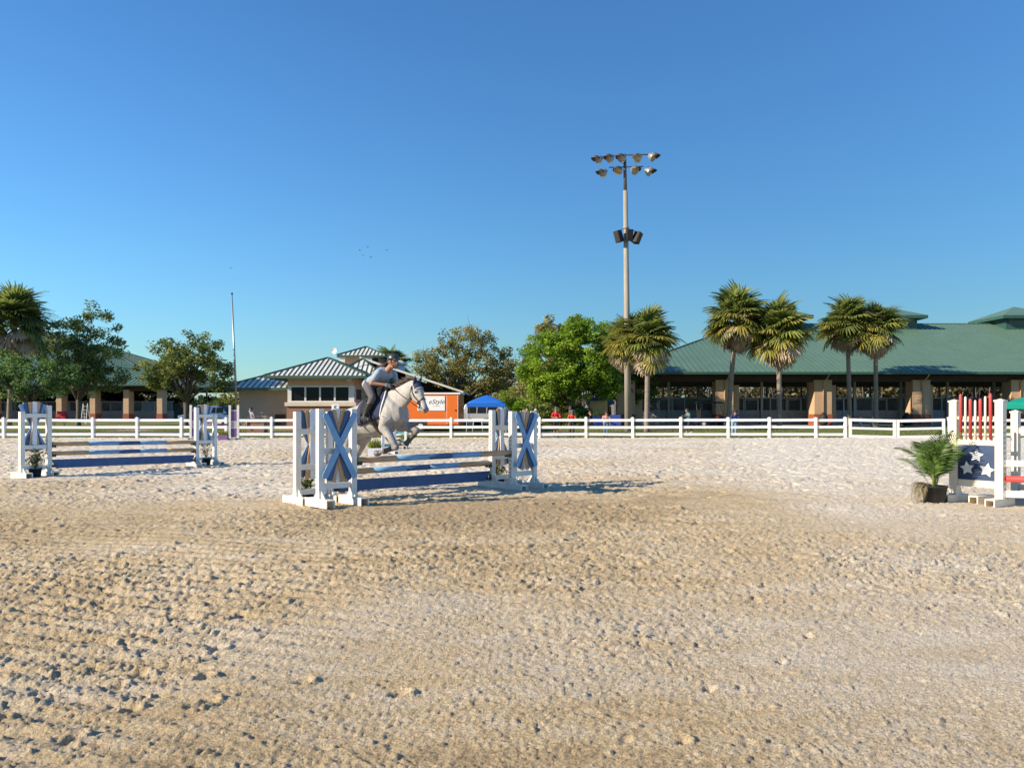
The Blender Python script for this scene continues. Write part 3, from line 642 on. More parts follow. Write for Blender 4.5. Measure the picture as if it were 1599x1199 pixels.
# ---------------------------------------------------------------- purple jump by the far fence, flower boxes
M_PURPLE = mat('purple_paint', (.16, .08, .22), .55, .12, 4.); M_GREY = mat('grey_paint', (.40, .37, .39), .6, .08, 4.)
def purple_wing(label, px, d, w):
    t = thing('jump_standard', label, 'jump standard', (GX(px, d), d, sz(GX(px, d), d)), R(8))
    for u in (0, w): obj('post', MB().mm((u-.055, -.055, 0), (u+.055, .055, 1.85)), M_CREAM, t)
    for z0, z1, m_ in ((.12, .14, M_CREAM), (.16, .62, M_PURPLE), (.63, .98, M_GREY), (.99, 1.52, M_PURPLE), (1.53, 1.6, M_GREY)):
        obj('panel', MB().mm((.056, -.015, z0), (w-.056, .015, z1)), m_, t)
    for u in (0, w): obj('foot', foot_mesh(.7), M_CREAM, t, loc=(u, 0, 0))
purple_wing('purple and grey panel standard by the fence near the flagpole', 359, 41.2, .42)
purple_wing('purple panel standard by the fence, hidden behind the far left jump', 298, 41.4, .42)
pole('jump_pole', 'purple pole between the two purple standards by the fence', (GX(314, 41.3), 41.3, .82), (GX(356, 41.2), 41.2, .80), .05, [(1., 0)], [M_PURPLE])
M_SOIL = mat('soil', (.06, .04, .028), 1, .2, 20.)
M_YG = mat('yellow_green_leaves', (.2, .26, .04), .6, .1, attr=('tone', (.12, .2, .03), (.34, .38, .06), (.5, .45, .08)), trans=.3)
M_SHRUB = mat('shrub_leaves', (.06, .09, .03), .6, .1, attr=('tone', (.03, .06, .015), (.09, .13, .04), (.19, .18, .07)), trans=.25)
M_DRYL = mat('dry_leaves', (.2, .15, .08), .8, .1, attr=('tone', (.10, .08, .05), (.24, .19, .10), (.3, .25, .16)), trans=.2)
def blades(cx, cz, n, h, spread, w, seed, m_, parent, name='leaves'):
    r = np.random.default_rng(seed); V = []; F = []; T = []
    for k in range(n):
        a = r.uniform(0, 6.28); s = r.random()**.6*spread; hh = h*r.uniform(.55, 1.05); ox, oy = r.normal(0, spread*.22, 2)
        dx, dy = math.cos(a), math.sin(a); b = len(V)
        for i in range(4):
            q = i/3; rad = s*q**1.6; z = cz+hh*(q-.18*q*q*s/spread); ww = w*(1-q)**.7+.001
            V += [(cx+ox+dx*rad-dy*ww, oy+dy*rad+dx*ww, z), (cx+ox+dx*rad+dy*ww, oy+dy*rad-dx*ww, z)]
        for i in range(3): F.append((b+2*i, b+2*i+1, b+2*i+3, b+2*i+2))
        T += [r.random()]*3
    return obj(name, np_mesh(name, V, F, [('tone', 'FACE', T)]), m_, parent, kind='stuff')
def leafy(n, seed, box, size, m_, parent, name='leaves', cz=0.):
    r = np.random.default_rng(seed); c = r.normal(0, .42, (n, 3))*np.array(box)+np.array([0, 0, cz]); c[:, 2] = np.maximum(c[:, 2], .02)
    d1 = r.normal(0, 1, (n, 3)); d1 /= np.linalg.norm(d1, axis=1)[:, None]; d2 = np.cross(d1, r.normal(0, 1, (n, 3))); d2 /= np.linalg.norm(d2, axis=1)[:, None]
    s = size*r.uniform(.6, 1.3, (n, 1)); V = np.stack([c-d1*s, c+d2*s*.4, c+d1*s, c-d2*s*.4], 1).reshape(-1, 3)
    return obj(name, np_mesh(name, V, np.arange(4*n).reshape(-1, 4), [('tone', 'FACE', r.random(n))]), m_, parent, kind='stuff')
def flower_box(label, px, d, w, h, m_, leafm, lh, seed):
    x = GX(px, d); t = thing('flower_box', label, 'flower box', (x, d, sz(x, d)), R(rr.uniform(-8, 8)))
    b = MB(); b.mm((-w/2, -.13, -.02), (w/2, -.11, h)); b.mm((-w/2, .11, -.02), (w/2, .13, h)); b.mm((-w/2, -.11, -.02), (-w/2+.02, .11, h)); b.mm((w/2-.02, -.11, -.02), (w/2, .11, h))
    obj('box', b, m_, t); obj('soil', MB().mm((-w/2+.02, -.11, 0), (w/2-.02, .11, h-.03)), M_SOIL, t)
    for k in range(3): blades((k-1)*w*.3, h-.03, 60, lh, .2, .014, seed+k, leafm, t, 'plant')
M_TEAL = mat('teal_paint', (.12, .36, .38), .5, .1, 4.)
flower_box('white flower box with yellow-green grass behind the horse belly', 585, 25.6, .42, .28, M_WHITE, M_YG, .38, 3)
flower_box('low flower box with yellowish plant under the horse foreleg', 633, 35, .5, .3, M_WHITE, M_YG, .36, 9)
flower_box('purple flower box at the foot of the purple standard', 349, 40.6, .48, .28, M_PURPLE, M_YG, .32, 15)
t = thing('jump_standard', 'pale blue and white slim standard seen under the horse chest', 'jump standard', (GX(617, 31), 31, sz(GX(617, 31), 31)))
for u in (0, .42): obj('post', MB().mm((u-.045, -.045, 0), (u+.045, .045, 1.25)), M_WHITE, t); obj('foot', foot_mesh(.6), M_WHITE, t, loc=(u, 0, 0))
for z in (.3, .62, .95): obj('cross_rail', MB().mm((.046, -.02, z-.05), (.374, .02, z+.05)), M_TEAL, t)
t = thing('jump_standard', 'white slim standard with teal rails, seen low behind the front jump', 'jump standard', (GX(598, 27), 27, sz(GX(598, 27), 27)), R(20))
for u in (0, .42): obj('post', MB().mm((u-.045, -.045, 0), (u+.045, .045, .9)), M_WHITE, t); obj('foot', foot_mesh(.6), M_WHITE, t, loc=(u, 0, 0))
for z in (.3, .62): obj('cross_rail', MB().mm((.046, -.02, z-.05), (.374, .02, z+.05)), M_TEAL, t)

# potted plants under the standards
M_POT = mat('black_plastic_pot', (.022, .023, .026), .45, .2, 10., bump=.05)
def pot(parent, r0, r1, h):
    rs = []
    for r, z in ((r0*.96, 0), (r0, .004), (r1, h-.03), (r1*1.06, h-.03), (r1*1.06, h), (r1*.98, h), (r1*.95, h-.04)):
        rs.append([(r*math.cos(2*math.pi*k/24), r*math.sin(2*math.pi*k/24), z) for k in range(24)])
    p = obj('pot', MB().rings(rs), M_POT, parent)
    obj('soil', MB().tube([(0, 0, h-.06), (0, 0, h-.035)], r1*.95, 20), M_SOIL, parent)
def potted(label, P, n, seed, m_, hh, wd_):
    t = thing('potted_shrub', label, 'potted plant', (P[0], P[1], sz(P[0], P[1])))
    pot(t, .11, .13, .2); r = random.Random(seed)
    for k in range(7):
        a = r.uniform(0, 6.28); s = r.uniform(.05, wd_)
        b = MB().tube([(0, 0, .15), (math.cos(a)*s*.4, math.sin(a)*s*.4, .15+hh*.5), (math.cos(a)*s, math.sin(a)*s, .15+hh*r.uniform(.7, 1.1))], [.008, .006, .002], 5); obj('stem', b, M_DRYL, t)
    leafy(n, seed, (wd_, wd_, hh*.62), .035, m_, t, 'leaves', .2+hh*.5)
c5 = JL-D2*.3+Vector((.02, -.02, 0)); c6 = JR+D2*.3
potted('dense dark potted shrub in the left standard of the far left jump', c5, 420, 4, M_SHRUB, .42, .17)
potted('sparse dry potted shrub in the right standard of the far left jump', c6, 120, 5, M_DRYL, .42, .17)
c2 = FL-D*.34+Nn*.14; c4 = FR+D*.3+Nn*.15
potted('small potted shrub low behind the far left standard of the front jump', c2, 220, 6, M_SHRUB, .2, .13)
potted('small green potted shrub behind the far right standard of the front jump', c4, 260, 7, M_SHRUB, .22, .2)
# potted palm beside the star panel
pg = Vector((GX(1459, 12.35), 12.35, 0)); pl = thing('potted_palm', 'areca palm in a black pot beside the star panel', 'potted palm', (pg.x, pg.y, sz(pg.x, pg.y)))
pot(pl, .15, .185, .29)
M_PALMLET = mat('areca_leaflets', (.05, .12, .02), .45, .1, attr=('tone', (.03, .085, .012), (.10, .20, .035), (.26, .32, .07)), trans=.3)
def feather(seed, L, droop, dry=False):
    r = np.random.default_rng(seed); V = []; F = []; T = []
    n = 26; pts = []
    for i in range(n+1):
        q = i/n; pts.append(Vector((L*(q*.62+.25*q*q), 0, L*(.95*q-droop*q*q*q))))
    for i in range(n):                                      # midrib
        b = len(V); w0 = .007*(1-i/n)+.0015
        for p in (pts[i], pts[i+1]): V += [(p.x, -w0, p.z), (p.x, w0, p.z), (p.x, 0, p.z-w0*1.4)]
        F += [(b, b+1, b+4, b+3), (b+1, b+2, b+5, b+4), (b+2, b, b+3, b+5)]; T += [.9]*3
    for i in range(6, n+1):
        t_ = (pts[i]-pts[i-1]).normalized(); q = i/n; ln = L*(.42*math.sin(math.pi*min(1, .2+.75*q)))*r.uniform(.8, 1.1)
        for s in (-1, 1):
            d = (Vector((0, s, 0))+t_*.75+Vector((0, 0, .25))).normalized(); nrm = t_.cross(Vector((0, s, 0))).normalized()
            b = len(V); p = pts[i]; m1 = p+d*ln*.5+Vector((0, 0, -.02)); m2 = p+d*ln+Vector((0, 0, -.24*ln-.02)); wv = t_*.013
            V += [tuple(p-wv*.5), tuple(p+wv*.5), tuple(m1-wv), tuple(m1+wv), tuple(m2)]
            V.append(tuple(m2+wv*.1)); F += [(b, b+1, b+3, b+2), (b+2, b+3, b+5, b+4)]; T += [r.random()*.8]*2
    me = np_mesh('frond', V, F, [('tone', 'FACE', T)]); me.materials.append(M_DRYL if dry else M_PALMLET); return me
FE = [feather(k, .88, .28+.14*(k % 3)) for k in range(5)]; FD = [feather(20+k, .6, 1.15, True) for k in range(2)]
r7 = random.Random(3)
for k in range(22):
    o = obj('frond', FE[k % 5], None, pl, loc=(r7.uniform(-.05, .05), r7.uniform(-.05, .05), .25)); s = r7.uniform(.62, 1.02)
    o.rotation_euler = (r7.uniform(-.3, .3), R(r7.uniform(-60, -14)), k*2.4+r7.uniform(-.3, .3)); o.scale = (s, s, s)
for k in range(5):
    o = obj('dry_frond', FD[k % 2], None, pl, loc=(r7.uniform(-.08, .02), r7.uniform(-.05, .05), .26)); o.rotation_euler = (0, R(25), math.pi+r7.uniform(-.8, .8)); s = r7.uniform(.6, .85); o.scale = (s, s, s)
# ---------------------------------------------------------------- trees
M_BARK = mat('bark', (.13, .105, .085), .95, .25, 3., bump=.4, bscale=14, stretch=(1, 1, .25))
M_PTRUNK = mat('palm_trunk', (.25, .20, .16), .95, .2, 2.5, bump=.4, bscale=12, stretch=(1, 1, 2.5))
def leafmat(name, dark, mid, light, trans=.45): return mat(name, mid, .55, 0., attr=('tone', dark, mid, light), trans=trans, spec=.3)
L_OLIVE = leafmat('olive_leaves', (.10, .10, .028), (.27, .245, .068), (.48, .41, .125))
L_SEA = leafmat('mid_green_leaves', (.065, .10, .024), (.175, .215, .052), (.38, .40, .11))
L_DARK = leafmat('dark_green_leaves', (.045, .10, .026), (.11, .20, .05), (.23, .33, .09))
L_BRIGHT = leafmat('bright_green_leaves', (.085, .16, .012), (.22, .36, .028), (.43, .53, .07))
L_DRY = leafmat('dry_brush', (.10, .075, .045), (.20, .15, .09), (.26, .25, .10), .2)
def leaves_np(C, n, crad, size, r, flat=.8):
    c = np.repeat(C, n, 0); m = len(c)
    d = r.normal(0, 1, (m, 3)); d /= np.linalg.norm(d, axis=1)[:, None]
    p = c+d*(r.random((m, 1))**.45)*np.repeat(crad, n)[:, None]*np.array([1, 1, flat])
    d1 = r.normal(0, 1, (m, 3)); d1[:, 2] *= .6; d1 /= np.linalg.norm(d1, axis=1)[:, None]
    d2 = np.cross(d1, r.normal(0, 1, (m, 3))); d2 /= np.linalg.norm(d2, axis=1)[:, None]
    s = size*r.uniform(.55, 1.25, (m, 1))
    V = np.stack([p-d1*s, p+d2*s*.5, p+d1*s, p-d2*s*.5], 1).reshape(-1, 3)
    return V, np.arange(4*m).reshape(-1, 4), np.clip(np.repeat(r.normal(.45, .2, len(C)), n)+r.normal(0, .17, m), 0, 1)
def tree(name, label, x, y, crowns, trunk, nclump, nleaf, size, lm, seed, tr=.16, crad=.5, group=None, shell=.45, limbs=14, twigs=0, lean=(0, 0)):
    r = np.random.default_rng(seed); t = thing(name, label, 'tree', (x, y, gz(y)-.03), 0, group)
    vol = np.array([c[3]*c[4]*c[5] for c in crowns])**.67; C = []
    for c, v in zip(crowns, vol/vol.sum()):
        n = max(3, int(nclump*v)); d = r.normal(0, 1, (n, 3)); d /= np.linalg.norm(d, axis=1)[:, None]
        rad = shell+(1-shell)*r.random((n, 1))**.5
        C.append(np.array(c[:3])+d*rad*np.array(c[3:6])*r.uniform(.82, 1.08, (n, 1)))
    C = np.concatenate(C); C = C[C[:, 2] > trunk*.55]
    V, F, T = leaves_np(C, nleaf, crad*r.uniform(.6, 1.3, len(C)), size, r)
    obj('crown', np_mesh('crown', V, F, [('tone', 'FACE', T)]), lm, t, kind='stuff')
    b = MB(); top = Vector((lean[0], lean[1], trunk))
    b.tube([(0, 0, -.1), (0, 0, .15), top*.5+Vector((.05, 0, 0)), top], [tr*1.5, tr*1.05, tr*.9, tr*.8], 9)
    for k in r.choice(len(C), min(limbs, len(C)), False):
        e = Vector(C[k]); m1 = top.lerp(e, .35)+Vector((r.normal(0, .15), r.normal(0, .15), .25)); m2 = top.lerp(e, .72)+Vector((r.normal(0, .12), r.normal(0, .12), .1))
        b.tube([top-Vector((0, 0, .1)), m1, m2, e], [tr*.62, tr*.4, tr*.22, .015], 6)
    for k in range(twigs):
        e = Vector(C[r.integers(len(C))]); d = Vector((r.normal(0, .4), r.normal(0, .4), 1)).normalized(); l = r.uniform(.5, 1.4)
        b.tube([e, e+d*l*.6, e+d*l], [.022, .014, .005], 4)
    obj('trunk', b, M_BARK, t); return t
# oak-like trees on the left, in front of the distant barn
tree('tree', 'tall airy green tree left of the flagpole with forked trunk', GX(122, 62), 62, [(-1.3, 0, 6.4, 2.2, 2, 2.5), (1.2, 0, 7.3, 2.1, 1.9, 2.4), (2.4, 0, 4.8, 1.9, 1.7, 2.2), (-.2, 0, 4.6, 2.6, 2, 1.8)], 2.1, 150, 95, .12, L_SEA, 2, .2, .60, limbs=30, twigs=20)
tree('tree', 'dark dense low tree at the left edge under the palm', GX(45, 55), 55, [(-.4, 0, 3.7, 2.9, 2.4, 1.5), (2.0, 0, 3.6, 1.8, 1.7, 1.2), (-2.2, 0, 4.3, 2.0, 1.8, 1.6)], 1.8, 105, 90, .11, L_DARK, 3, .14, .55, limbs=20)
tree('tree', 'spreading olive-green tree just left of the flagpole', GX(290, 57), 57, [(-1.6, 0, 4.7, 2.1, 2.2, 1.8), (.6, 0, 5.1, 2.2, 2.2, 1.9), (2.3, 0, 4.1, 1.4, 1.6, 1.5), (-.4, 0, 3.5, 2.4, 2.2, 1.0)], 2.0, 170, 100, .11, L_SEA, 4, .2, .50, limbs=26, twigs=20)
# sparse tree behind the trailer
tree('tree', 'sparse brownish tree with bare twigs behind the orange trailer', GX(722, 72), 72, [(-1.6, 0, 5.2, 2.4, 2.2, 2.4), (1.2, 0, 4.6, 3.0, 2.5, 2.3), (3.6, 0, 5.2, 1.4, 1.6, 2.3), (-3.6, 0, 5.6, 1.2, 1.4, 1.3), (.4, 0, 7.6, 2.8, 2.0, 1.6)], 1.7, 330, 60, .12, L_OLIVE, 5, .17, .55, limbs=40, twigs=110)
# the bright green tree in the middle and its neighbours
tree('tree', 'big dense bright green tree left of the light pole', GX(890, 60), 60, [(-1.4, 0, 5.0, 2.7, 2.6, 2.6), (1.3, 0, 5.6, 2.7, 2.6, 2.8), (.2, 0, 7.3, 1.5, 1.6, 1.3), (-.6, 0, 3.2, 3.0, 2.4, 1.4), (2.6, 0, 3.6, 1.5, 1.6, 1.6)], 1.9, 430, 120, .115, L_BRIGHT, 6, .17, .55, limbs=20)
tree('tree', 'thin yellowish tree topping out behind the bright green tree', GX(866, 66), 66, [(0, 0, 8.0, 1.6, 1.5, 1.6), (-1.4, 0, 5.5, 1.6, 1.5, 2.0)], 3.5, 60, 80, .14, L_OLIVE, 7, .14, .5, limbs=20)
tree('tree', 'dark green tree behind the bright one, next to the light pole', GX(948, 64), 64, [(0, 0, 5.6, 1.9, 1.8, 2.6), (1.6, 0, 4.2, 1.7, 1.6, 2.2), (3.0, 0, 3.5, 1.6, 1.5, 1.6)], 2, 120, 110, .14, L_DARK, 8, .15, .55)
def bush(label, px, d, w, h, lm, seed, n=60, crad=.4, size=.11):
    r = np.random.default_rng(seed); x = GX(px, d); t = thing('bush', label, 'bush', (x, d, gz(d)-.03))
    C = r.normal(0, .38, (n, 3))*np.array([w, w*.6, h*.5])+np.array([0, 0, h*.5]); C[:, 2] = np.abs(C[:, 2])
    V, F, T = leaves_np(C, 60, crad*r.uniform(.6, 1.2, n), size, r); obj('foliage', np_mesh('foliage', V, F, [('tone', 'FACE', T)]), lm, t, kind='stuff')
    b = MB()
    for k in range(6): e = Vector(C[r.integers(n)]); b.tube([(r.normal(0, .15), r.normal(0, .1), -.05), e*.5, e], [.05, .035, .01], 5)
    obj('stems', b, M_BARK, t)
bush('yellow-green leafy bush beneath the bright tree, behind the red shirt', 846, 57, 1.5, 1.9, L_SEA, 11)
bush('brownish leafy bush under the bright green tree', 872, 61, 2.2, 2.3, L_OLIVE, 12, 90)
bush('round green bush behind the blue canopy', 806, 66, 2.6, 2.8, L_BRIGHT, 13, 80, .5)
bush('dense dark bush left of the office wing', 345, 62, 1.8, 2.4, L_SEA, 14, 80)
bush('small bush between the oak and the office', 318, 66, 2.0, 2.5, L_OLIVE, 15, 70)
bush('low dark bush under the middle of the bright tree', 905, 60, 1.6, 1.6, L_DARK, 16, 50)
# far wood: one mass seen between and behind the buildings
r = np.random.default_rng(77); C = []; rad = []; kinds = []
for k in range(4400):
    x = r.uniform(-110, 120); y = r.uniform(112, 124); hmax = (6.8+.8*math.sin(x*.13)+.7*math.sin(x*.37+1))*(.42 if -52 < x < -12 else 1)
    C.append((x, y, r.random()*hmax+.3)); rad.append(r.uniform(.7, 1.5))
V, F, T = leaves_np(np.array(C), 34, np.array(rad), .36, r)
wood = obj('far_wood', np_mesh('far_wood', V, F, [('tone', 'FACE', T)]), leafmat('far_wood_leaves', (.06, .055, .025), (.14, .115, .05), (.25, .20, .10), .25), kind='stuff'); wood['label'] = 'far dry scrub and trees behind the barns'
C = []; rad = []
for k in range(520):
    x = r.uniform(-18, 6); y = r.uniform(84, 100); h_ = 4.2+1.2*math.sin(x*.5)-(x+14)*.02; C.append((x, y, r.random()**.7*h_+.2)); rad.append(r.uniform(.5, 1.1))
for k in range(60):
    x = r.uniform(-30, -25); y = r.uniform(78, 84); C.append((x, y, r.random()*3.2+.3)); rad.append(r.uniform(.5, 1.0))
V, F, T = leaves_np(np.array(C), 44, np.array(rad), .2, r)
wood = obj('scrub', np_mesh('scrub', V, F, [('tone', 'FACE', T)]), L_OLIVE, kind='stuff'); wood['label'] = 'olive scrub behind the office, trailer and canopy'
b = MB()
for k in range(60):
    x = r.uniform(-30, 110); y = r.uniform(108, 114); h_ = r.uniform(4, 9); dx = r.normal(0, .4)
    b.tube([(x, y, 0), (x+dx, y, h_*.6), (x+dx*2, y, h_)], [.12, .08, .02], 5)
    for q in range(4): z = h_*r.uniform(.4, .9); b.tube([(x+dx, y, z), (x+dx+r.normal(0, .7), y+r.normal(0, .4), z+r.uniform(.5, 1.6))], [.04, .01], 4)
wt = obj('far_trunks', b, M_BARK, kind='stuff'); wt['label'] = 'thin bare trunks of the far dry wood'

# cabbage palms
L_PALM = [leafmat('palm_frond_'+n_, *c, .45) for n_, c in (('green', ((.075, .115, .028), (.18, .235, .05), (.32, .33, .085))), ('yellow', ((.13, .14, .03), (.27, .27, .05), (.42, .36, .09))), ('dark', ((.04, .07, .02), (.10, .14, .036), (.19, .215, .06))))]
L_DEAD = leafmat('palm_frond_dead', (.16, .115, .075), (.33, .25, .17), (.48, .39, .29), .15)
def fan(seed, dead, m_):
    r = np.random.default_rng(seed); V = []; F = []; T = []
    Lp = .8 if dead else .95; rise = -.1 if dead else .12
    b0 = len(V); w = .025
    for i in range(5):
        q = i/4; V += [(Lp*q, -w, rise*math.sin(q*3)), (Lp*q, w, rise*math.sin(q*3))]
    for i in range(4): F.append((b0+2*i, b0+2*i+1, b0+2*i+3, b0+2*i+2)); T.append(.8)
    n = 26 if not dead else 20; spread = 2.35 if not dead else 1.0
    for k in range(n):
        a = spread*(2*k/(n-1)-1)+r.normal(0, .03); L = (.92-.22*abs(a)/2.)*r.uniform(.85, 1.1)*(.85 if dead else 1)
        dx, dy = math.cos(a), math.sin(a); b = len(V); cup = .22*abs(dy)
        for i in range(5):
            q = i/4; x = Lp-.06+dx*L*q; y = dy*L*q; z = cup*q*L+(-.38*q*q*q*L if not dead else -.35*q*q*L)+r.normal(0, .012)-.12*q*q*max(dx, 0)
            ww = (.05*math.sin(math.pi*min(1, q*.85+.12))+.004)*(1 if not dead else .8)
            V += [(x+dy*ww, y-dx*ww, z-.012), (x-dy*ww, y+dx*ww, z+.012)]
        for i in range(4): F.append((b+2*i, b+2*i+1, b+2*i+3, b+2*i+2))
        T += list(np.clip(r.normal(.5, .2)+np.array([-.1, 0, .1, .25]), 0, 1))
    me = np_mesh('frond', V, F, [('tone', 'FACE', T)]); me.materials.append(m_); return me
FG = [fan(40+k, False, L_PALM[0]) for k in range(3)]; FY_ = [fan(50+k, False, L_PALM[1]) for k in range(2)]; FK = [fan(60+k, False, L_PALM[2]) for k in range(3)]; FDD = [fan(70+k, True, L_DEAD) for k in range(3)]
def palm(label, px_b, px_c, py_c, d, R_, seed, dark=0., nf=60, nd=26, tr=.17, group='cabbage palms'):
    r = random.Random(seed); x = GX(px_b, d); g0 = gz(d)-.03
    t = thing('palm_tree', label, 'palm tree', (x, d, g0), 0, group)
    c = PX(px_c, py_c, d); H = c.z-g0-.25*R_; ox = c.x-x
    b = MB(); pts = []; ra = []
    for i in range(15):
        q = i/14; pts.append((ox*q**1.3, 0, -.1+(H+.1)*q)); ra.append(tr*(1.35 if i == 0 else 1.05-.12*q+.05*r.random()))
    b.tube(pts, ra, 12); obj('trunk', b, M_PTRUNK, t)
    bt = MB()                                    # old leaf bases under the crown
    for k in range(26):
        a = r.uniform(0, 6.28); z = H-r.uniform(0, .22)*R_*2; bt.tube([(ox+math.cos(a)*tr*.8, math.sin(a)*tr*.8, z-.1), (ox+math.cos(a)*tr*1.5, math.sin(a)*tr*1.5, z+.25)], [.06, .03], 5)
    obj('boot', bt, M_PTRUNK, t, kind='stuff')
    S = R_/1.5
    for k in range(nf):
        q = (k+.5)/nf; el = 84-112*q**.95+r.uniform(-17, 17); az = k*2.39996+r.uniform(-.6, .6); u = r.random()
        me = r.choice(FDD) if (r.random() < .07 and q > .25) else r.choice(FK) if u < dark else (r.choice(FY_) if (q > .55 and r.random() < .6) else r.choice(FG))
        o = obj('frond', me, None, t, loc=(ox, 0, H-.1+.3*(1-q))); s = S*r.uniform(.72, 1.16)
        o.rotation_euler = Quaternion((0, 0, 1), az).to_matrix().to_4x4().to_euler(); o.rotation_mode = 'QUATERNION'
        o.rotation_quaternion = Quaternion((0, 0, 1), az) @ Quaternion((0, 1, 0), -R(el)) @ Quaternion((1, 0, 0), r.uniform(-.5, .5)); o.scale = (s, s, s)
    for k in range(nd):
        az = k*2.39996+r.uniform(-.4, .4); el = r.uniform(-88, -22)
        o = obj('dead_frond', r.choice(FDD), None, t, loc=(ox, 0, H-.15)); s = S*r.uniform(.75, 1.08); o.rotation_mode = 'QUATERNION'
        o.rotation_quaternion = Quaternion((0, 0, 1), az) @ Quaternion((0, 1, 0), -R(el)) @ Quaternion((1, 0, 0), r.uniform(-.6, .6)); o.scale = (s, s, s)
palm('cabbage palm just right of the tall light pole', 1010, 1012, 526, 52.4, 1.95, 1, .15, 84, 40)
palm('cabbage palm hugging the tall light pole, trunk hidden by it', 983, 979, 529, 53.8, 1.75, 11, .15, 78, 44)
palm('leaning cabbage palm, tallest one in front of the barn', 1137, 1150, 492, 55.5, 2.05, 2, .2, 84, 50)
palm('yellowish cabbage palm right of the leaning one', 1217, 1216, 512, 55, 2.2, 3, .1, 88, 46)
palm('cabbage palm in front of the barn, left one of the slimmer pair', 1327, 1323, 500, 58, 1.9, 4, .2, 80, 50, .15)
palm('cabbage palm in front of the barn, right one of the slimmer pair', 1368, 1367, 508, 57.5, 1.85, 5, .35, 80, 50, .15)
palm('dark cabbage palm at the left edge behind the low tree', 14, 22, 495, 59, 2.4, 6, .8, 84, 36)
palm('small distant palm crown behind the rider', 612, 612, 565, 92, 2.1, 7, .6, 30, 8)
# ---------------------------------------------------------------- light pole, flagpole
M_GALV = mat('concrete_pole', (.30, .27, .225), .8, .12, 2., bump=.1, stretch=(1, 1, .3))
M_LAMP = mat('lamp_housing', (.42, .39, .35), .35, .15, 4., metal=.5)
M_LENS = mat('lamp_glass', (.30, .27, .22), .12, .1, spec=.7)
M_SPK = mat('speaker_black', (.014, .013, .013), .7, .2, 5.); M_GRILL = mat('speaker_grille', (.06, .04, .03), .8, .15, 30.)
M_DKSTEEL = mat('dark_steel', (.10, .095, .09), .5, .15, 4., metal=.3)
LD = 53.; lp = thing('light_pole', 'tall concrete floodlight pole with speakers, beside a palm', 'light pole', (GX(981, LD), LD, gz(LD)-.02))
LPX = GX(981, LD)
def lp_(px, py): v = PX(px, py, LD); return Vector((v.x-LPX, 0, v.z-lp.location.z))
tp = lp_(975.5, 241); jn = lp_(976.5, 298)
b = MB().tube([(0, 0, -.3), tuple(lp_(979, 500)), tuple(jn)], [.25, .20, .15], 16); obj('shaft', b, M_GALV, lp)
b = MB().tube([tuple(jn-Vector((0, 0, .1))), tuple(tp)], [.12, .10], 12); obj('steel_top', b, M_DKSTEEL, lp)
for z_ in (1.2, 2.2, 3.0): obj('strap', MB().tube([(-.004*z_, 0, z_*1.8), (-.004*z_, 0, z_*1.8+.04)], .262, 16), M_DKSTEEL, lp)
for (xa, ya), (xb, yb) in (((943, 244), (1013, 242.5)), ((951, 262.5), (1004, 261))):
    a, c = lp_(xa, ya), lp_(xb, yb); obj('crossarm', MB().tube([tuple(a+Vector((0, -.1, 0))), tuple(c+Vector((0, -.1, 0)))], .04, 8), M_DKSTEEL, lp)
def flood(px, py, az, arm_y):
    p = lp_(px, py)+Vector((0, -.25, 0)); el = -R(32)
    f = Vector((math.sin(az)*math.cos(el), -math.cos(az)*math.cos(el), math.sin(el)))
    rot = f.to_track_quat('Z', 'Y').to_matrix()
    ring = lambda r, z: [p+rot @ Vector((r*math.cos(k*math.pi/8), r*math.sin(k*math.pi/8), z)) for k in range(16)]
    h = MB().rings([ring(r, z) for r, z in ((.05, -.36), (.12, -.33), (.2, -.2), (.29, -.02), (.32, .06), (.32, .10), (.29, .10))]); ho = obj('floodlight', h, M_LAMP, lp)
    obj('lens', MB().rings([ring(.285, .085), ring(.2, .115), ring(.02, .125)]), M_LENS, ho)
    v = MB(); n = 12; up = rot.inverted() @ Vector((0, 0, 1)); a0 = math.atan2(up.y, up.x); vs = []
    for k in range(n+1):
        a = a0+(k/n-.5)*math.pi; c = Vector((math.cos(a), math.sin(a), 0)); ext = .30*math.cos((k/n-.5)*math.pi)+.05
        vs += [p+rot @ (c*.322+Vector((0, 0, .09))), p+rot @ (c*.335+Vector((0, 0, .1+ext)))]
    v.add(vs, [(2*k, 2*k+1, 2*k+3, 2*k+2) for k in range(n)], 0, True); vo = obj('visor', v, M_DKSTEEL, ho); sm = vo.modifiers.new('s', 'SOLIDIFY'); sm.thickness = .012
    am = lp_(px, arm_y)+Vector((0, -.1, 0)); obj('bracket', MB().tube([tuple(am), tuple(p-f*.3)], .025, 6), M_DKSTEEL, ho)
for px, py, az, ay in ((934, 251, -1.1, 245), (952, 249, -.9, 244), (970.5, 248.5, -.8, 243.5), (994, 248.5, -.15, 243), (1018, 247, 1.0, 243), (941, 272, -1.1, 263), (965, 268, -.5, 262.5), (990, 267.5, .5, 261.5), (1012.5, 270, 1.1, 261)): flood(px, py, az, ay)
for px, py, az, tl in ((965, 371, -.8, -.12), (981.5, 369, .15, 0.), (993.5, 373, .8, .3)):
    p = lp_(px, py)+Vector((0, -.32, 0)); rot = Matrix.Rotation(az, 3, 'Z') @ Matrix.Rotation(tl, 3, 'Y') @ Matrix.Rotation(R(14), 3, 'X')
    s_ = obj('speaker', MB().box(p, (.42, .46, .80), rot), M_SPK, lp, bev=.02)
    obj('grille', MB().box(p+rot @ Vector((0, -.235, 0)), (.37, .02, .74), rot), M_GRILL if az > .5 else M_SPK, s_)
    hub = lp_(977.5, 356); obj('bracket', MB().tube([tuple(hub), tuple(p+Vector((0, .1, .42)))], .02, 6), M_DKSTEEL, s_)
obj('speaker_collar', MB().tube([tuple(lp_(977.5, 358)), tuple(lp_(977.5, 354))], .2, 14), M_GALV, lp)
